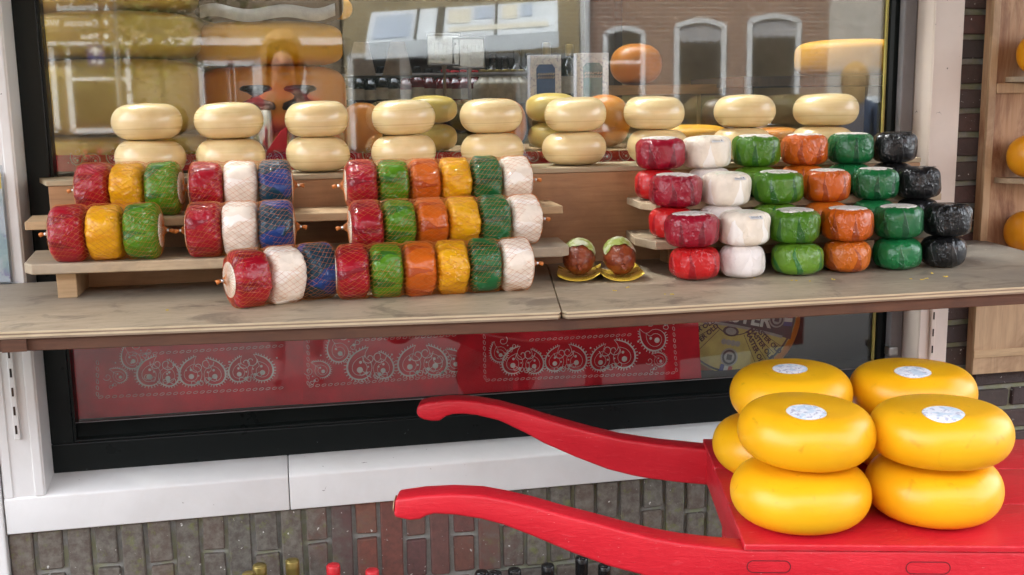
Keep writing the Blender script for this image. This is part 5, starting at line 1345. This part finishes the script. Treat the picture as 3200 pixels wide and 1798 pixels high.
# street tree
tp = atr(415, 330, 16.5); tr = empty('street_tree', (tp.x, tp.y, 0), 0, 'young olive-green street tree beside the signpost, mirrored in the glass', 'tree')
W['bark'] = plain('bark', (.16, .12, .08), .9, bump=.4); W['leaf'] = plain('leaves', (.13, .14, .03), .6, var=.4, scale=3)
m = MB(); m.tube([(tp.x, tp.y, 0), (tp.x+.03, tp.y, 1.2), (tp.x-.02, tp.y+.03, 2.4), (tp.x+.05, tp.y, 3.6), (tp.x, tp.y, 4.6)], [.11, .085, .07, .045, .02], 10)
q = random.Random(3)
tips = []
for i in range(9):
    a = q.uniform(0, 6.28); z0 = 1.7+i*.3; l = q.uniform(.6, 1.1); tip = Vector((tp.x+l*math.cos(a), tp.y+l*math.sin(a), z0+.6)); tips.append(tip); m.tube([(tp.x, tp.y, z0), ((tp.x+tip.x)/2, (tp.y+tip.y)/2, z0+.38), tip], [.035, .022, .01], 6)
child(m, 'trunk', W['bark'], tr)
m = MB()
for i in range(3600):
    c_ = q.choice(tips) if q.random() < .75 else Vector((tp.x, tp.y, q.uniform(2.4, 4.8)))
    d = Vector((q.gauss(0, .34), q.gauss(0, .34), q.gauss(0, .34))); c = c_+d; s = q.uniform(.04, .08)
    a_ = Vector((q.gauss(0, 1), q.gauss(0, 1), q.gauss(0, 1))).normalized(); b_ = a_.orthogonal().normalized()
    m.add([c-a_*s, c+b_*s*.5, c+a_*s, c-b_*s*.5], [(0, 1, 2, 3)])
child(m, 'crown', W['leaf'], tr)
# low flower hedge in front of the tan house
m = MB(); W['flower'] = plain('flowers', (.55, .06, .06), .6, var=.5, scale=8)
a = atr(190, 300, 17.5); b = atr(470, 300, 17.5)
for i in range(2600):
    x = q.uniform(a.x, b.x); z = abs(q.gauss(.35, .22)); y = a.y+q.uniform(-.3, .3); s = q.uniform(.03, .07)
    if z > .95: z = .9
    u_ = Vector((q.gauss(0, 1), q.gauss(0, 1), q.gauss(0, 1))).normalized(); w__ = u_.orthogonal().normalized(); c = Vector((x, y, z+.05))
    m.add([c-u_*s, c+w__*s*.6, c+u_*s, c-w__*s*.6], [(0, 1, 2, 3)], 1 if z > .55 and q.random() < .25 else 0)
tag(m.build('flower_hedge', [W['leaf'], W['flower']]), 'low green hedge with red flowers in front of the tan house', 'hedge')
# parked car
cp_ = atr(1700, 245, 9.4); car = empty('parked_car', (cp_.x+2, cp_.y-.8, 0), 0, 'pale silver car parked across the street, its roof mirrored behind the cream cheeses', 'car')
W['car_paint'] = plain('car_paint', (.56, .58, .60), .25, .2, var=.03, coat=1.); W['tyre'] = plain('tyre', (.015, .015, .015), .8)
X0 = cp_.x-.45; Yc0 = cp_.y-1.65
side = [(0, .35), (.02, .62), (.12, .80), (.95, .94), (1.55, 1.36), (2.0, 1.45), (2.9, 1.44), (3.6, 1.12), (4.1, .98), (4.2, .70), (4.2, .35), (3.75, .28), (.5, .28)]
m = MB(); m.prism(side, (X0, Yc0, 0), (1, 0, 0), (0, 0, 1), (0, 1, 0), 1.65, bev=.07); child(m, 'body', W['car_paint'], car, auto=.8)
for pts in ([(1.12, .96), (1.60, 1.33), (2.15, 1.385), (2.15, .98)], [(2.22, .98), (2.22, 1.388), (2.86, 1.37), (3.42, 1.08), (3.30, .99)]):
    for yy, nn in ((Yc0+1.651, 1), (Yc0-.001, -1)):
        m = MB(); m.prism(pts, (X0, yy, 0), (1, 0, 0), (0, 0, 1), (0, nn, 0), .006); child(m, 'side_window', W['pane_dark'], car)
for xx in (.82, 3.3):
    for yy in (Yc0-.01, Yc0+1.47):
        m = MB(); m.lathe([(0, 0), (.2, 0), (.30, .01), (.315, .05), (.315, .14), (.30, .18), (.2, .19), (0, .19)], 28, Matrix.Translation((X0+xx, yy, .316)) @ Matrix.Rotation(-PI/2, 4, 'X')); wl = child(m, 'wheel', W['tyre'], car)
        m = MB(); m.lathe([(0, .192), (.19, .192)], 20, Matrix.Translation((X0+xx, yy+.002, .316)) @ Matrix.Rotation(-PI/2, 4, 'X')); r_ = child(m, 'rim', W['steel'], car); r_.parent = wl; r_.matrix_parent_inverse = car.matrix_basis.inverted() @ Matrix.Identity(4) if False else wl.matrix_parent_inverse
# people seen only in the reflection
W['skin'] = plain('skin', (.50, .28, .20), .5, var=.05); W['hair'] = plain('blond_hair', (.42, .27, .12), .6, var=.3, scale=60)
W['red_top'] = plain('red_top', (.35, .03, .03), .8); W['blue_coat'] = plain('blue_coat', (.05, .07, .12), .8); W['jeans'] = plain('trousers', (.20, .19, .18), .8); W['camera_black'] = plain('camera_black', (.015, .015, .016), .4)
def person(x, y, ry, joints, top, lb, hgt=1.68):
    """one continuous skinned body; clothing by material along the same surface"""
    names = list(joints.keys()); me = bpy.data.meshes.new('person')
    idx = {n_: i for i, n_ in enumerate(names)}
    me.from_pydata([joints[n_][0] for n_ in names], [(idx[joints[n_][2]], idx[n_]) for n_ in names if joints[n_][2]], [])
    o = bpy.data.objects.new('person', me); COL.objects.link(o)
    sk = o.modifiers.new('skin', 'SKIN'); sk.use_smooth_shade = True; ss = o.modifiers.new('sub', 'SUBSURF'); ss.levels = 2; ss.render_levels = 2
    for i, n_ in enumerate(names): me.skin_vertices[0].data[i].radius = joints[n_][1]; me.skin_vertices[0].data[i].use_root = (i == 0)
    dg = bpy.context.evaluated_depsgraph_get(); dg.update(); nm = bpy.data.meshes.new_from_object(o.evaluated_get(dg)); bpy.data.objects.remove(o)
    nm.name = 'person'; nm.materials.clear()
    for mt in (W['skin'], top, W['jeans']): nm.materials.append(mt)
    hx = Vector(joints['head'][0]); arms = [Vector(joints[n_][0]) for n_ in names if n_.startswith(('wrist', 'finger', 'thumb'))]
    for p in nm.polygons:
        c = p.center; p.material_index = 2 if c.z < joints['pelvis'][0][2]-.02 else 1
        if c.z > joints['neck'][0][2]+.01 and (c-hx).length < .26: p.material_index = 0
        if any((c-a_).length < .05 for a_ in arms): p.material_index = 0
        p.use_smooth = True
    o = bpy.data.objects.new('person', nm); link(o); o.location = (x, y, 0); o.rotation_euler = (0, 0, ry); o.scale = (1, 1, hgt/1.68); tag(o, lb, 'person')
    m = MB(); n = 26; v0 = len(m.v)
    for i in range(n+1):
        for j in range(15):
            a = 2*PI*i/n; t = j/14; ph_ = t*2.25
            back = .5-.5*math.sin(a)   # face on +y stays open
            if math.sin(a) > .35: ph_ = min(ph_, .95)
            r = .118+.006*math.sin(a*9)
            m.v.append((hx.x+r*.92*math.sin(ph_)*math.cos(a), hx.y-.008+r*1.05*math.sin(ph_)*math.sin(a), hx.z+.012+r*1.18*math.cos(ph_)-(.10*back*max(0, t-.75)*4)))
    for i in range(n):
        for j in range(14): m.f.append((v0+i*15+j, v0+(i+1)*15+j, v0+(i+1)*15+j+1, v0+i*15+j+1)); m.m.append(0)
    m.build('hair', W['hair'], o, smooth=True)
    m = MB()
    for s in (-1, 1): m.disc((hx.x+s*.033, hx.y+.098, hx.z+.005), .009, (1, 0, 0), (0, 0, 1), 10)
    m.ribbon([(hx.x-.024, hx.y+.094, hx.z-.062), (hx.x, hx.y+.099, hx.z-.060), (hx.x+.024, hx.y+.094, hx.z-.062)], .008, (0, -1, 0)); m.build('face_features', W['ink'], o)
    return o
def body(raise_arms):
    J = {'pelvis': ((0, 0, .92), (.15, .11), None), 'belly': ((0, .0, 1.06), (.135, .10), 'pelvis'), 'chest': ((0, 0, 1.24), (.155, .11), 'belly'), 'collar': ((0, -.01, 1.38), (.08, .07), 'chest'), 'neck': ((0, 0, 1.45), (.052, .055), 'collar'), 'head': ((0, .015, 1.57), (.085, .098), 'neck'), 'crown_': ((0, .01, 1.63), (.07, .08), 'head'), 'nose': ((0, .118, 1.555), (.010, .010), 'head')}
    for s, k in ((-1, 'a'), (1, 'b')):
        J['hip'+k] = ((s*.09, 0, .86), (.095, .095), 'pelvis'); J['knee'+k] = ((s*.10, .02, .48), (.06, .062), 'hip'+k); J['ankle'+k] = ((s*.10, -.01, .09), (.038, .04), 'knee'+k); J['toe'+k] = ((s*.11, .15, .035), (.035, .03), 'ankle'+k)
        J['shoulder'+k] = ((s*.18, -.01, 1.35), (.055, .055), 'collar')
        if raise_arms:
            J['elbow'+k] = ((s*.25, .12, 1.15), (.042, .042), 'shoulder'+k); J['wrist'+k] = ((s*.10, .235, 1.30), (.027, .027), 'elbow'+k); hd = Vector((s*.075, .262, 1.345)); up = Vector((0, 0, 1)); out = Vector((-s, 0, 0))
        else:
            J['elbow'+k] = ((s*.24, -.02, 1.08), (.042, .042), 'shoulder'+k); J['wrist'+k] = ((s*.25, .06, .86), (.027, .027), 'elbow'+k); hd = Vector((s*.25, .075, .80)); up = Vector((0, .15, -1)); out = Vector((0, 1, 0))
        J['palm'+k] = (tuple(hd), (.032, .020), 'wrist'+k)
        for i in range(4):
            b_ = hd+up*.035+out*(.012*(i-1.5)); J['finger%d'%i+k] = (tuple(b_), (.010, .010), 'palm'+k); J['fingertip%d'%i+k] = (tuple(b_+up*(.055-.006*abs(i-1.5))+out*(.02 if raise_arms else 0)), (.008, .008), 'finger%d'%i+k)
        J['thumb'+k] = (tuple(hd+out*.035-up*.005), (.010, .010), 'palm'+k)
    return J
ph = person(0, -.36, 0, body(True), W['red_top'], 'person in a red top holding up a camera, mirrored in the glass', 1.78)
m = MB(); m.box((-.055, -.085, 1.405), (.055, -.060, 1.475), bev=.006); tag(m.build('hand_camera', W['camera_black']), 'small black camera held up by the person in the red top', 'camera')
pw = atr(2152, 200, 8.2); person(pw.x, pw.y, PI, body(False), W['blue_coat'], 'person with blond hair in a dark blue coat, mirrored beside the black frame')
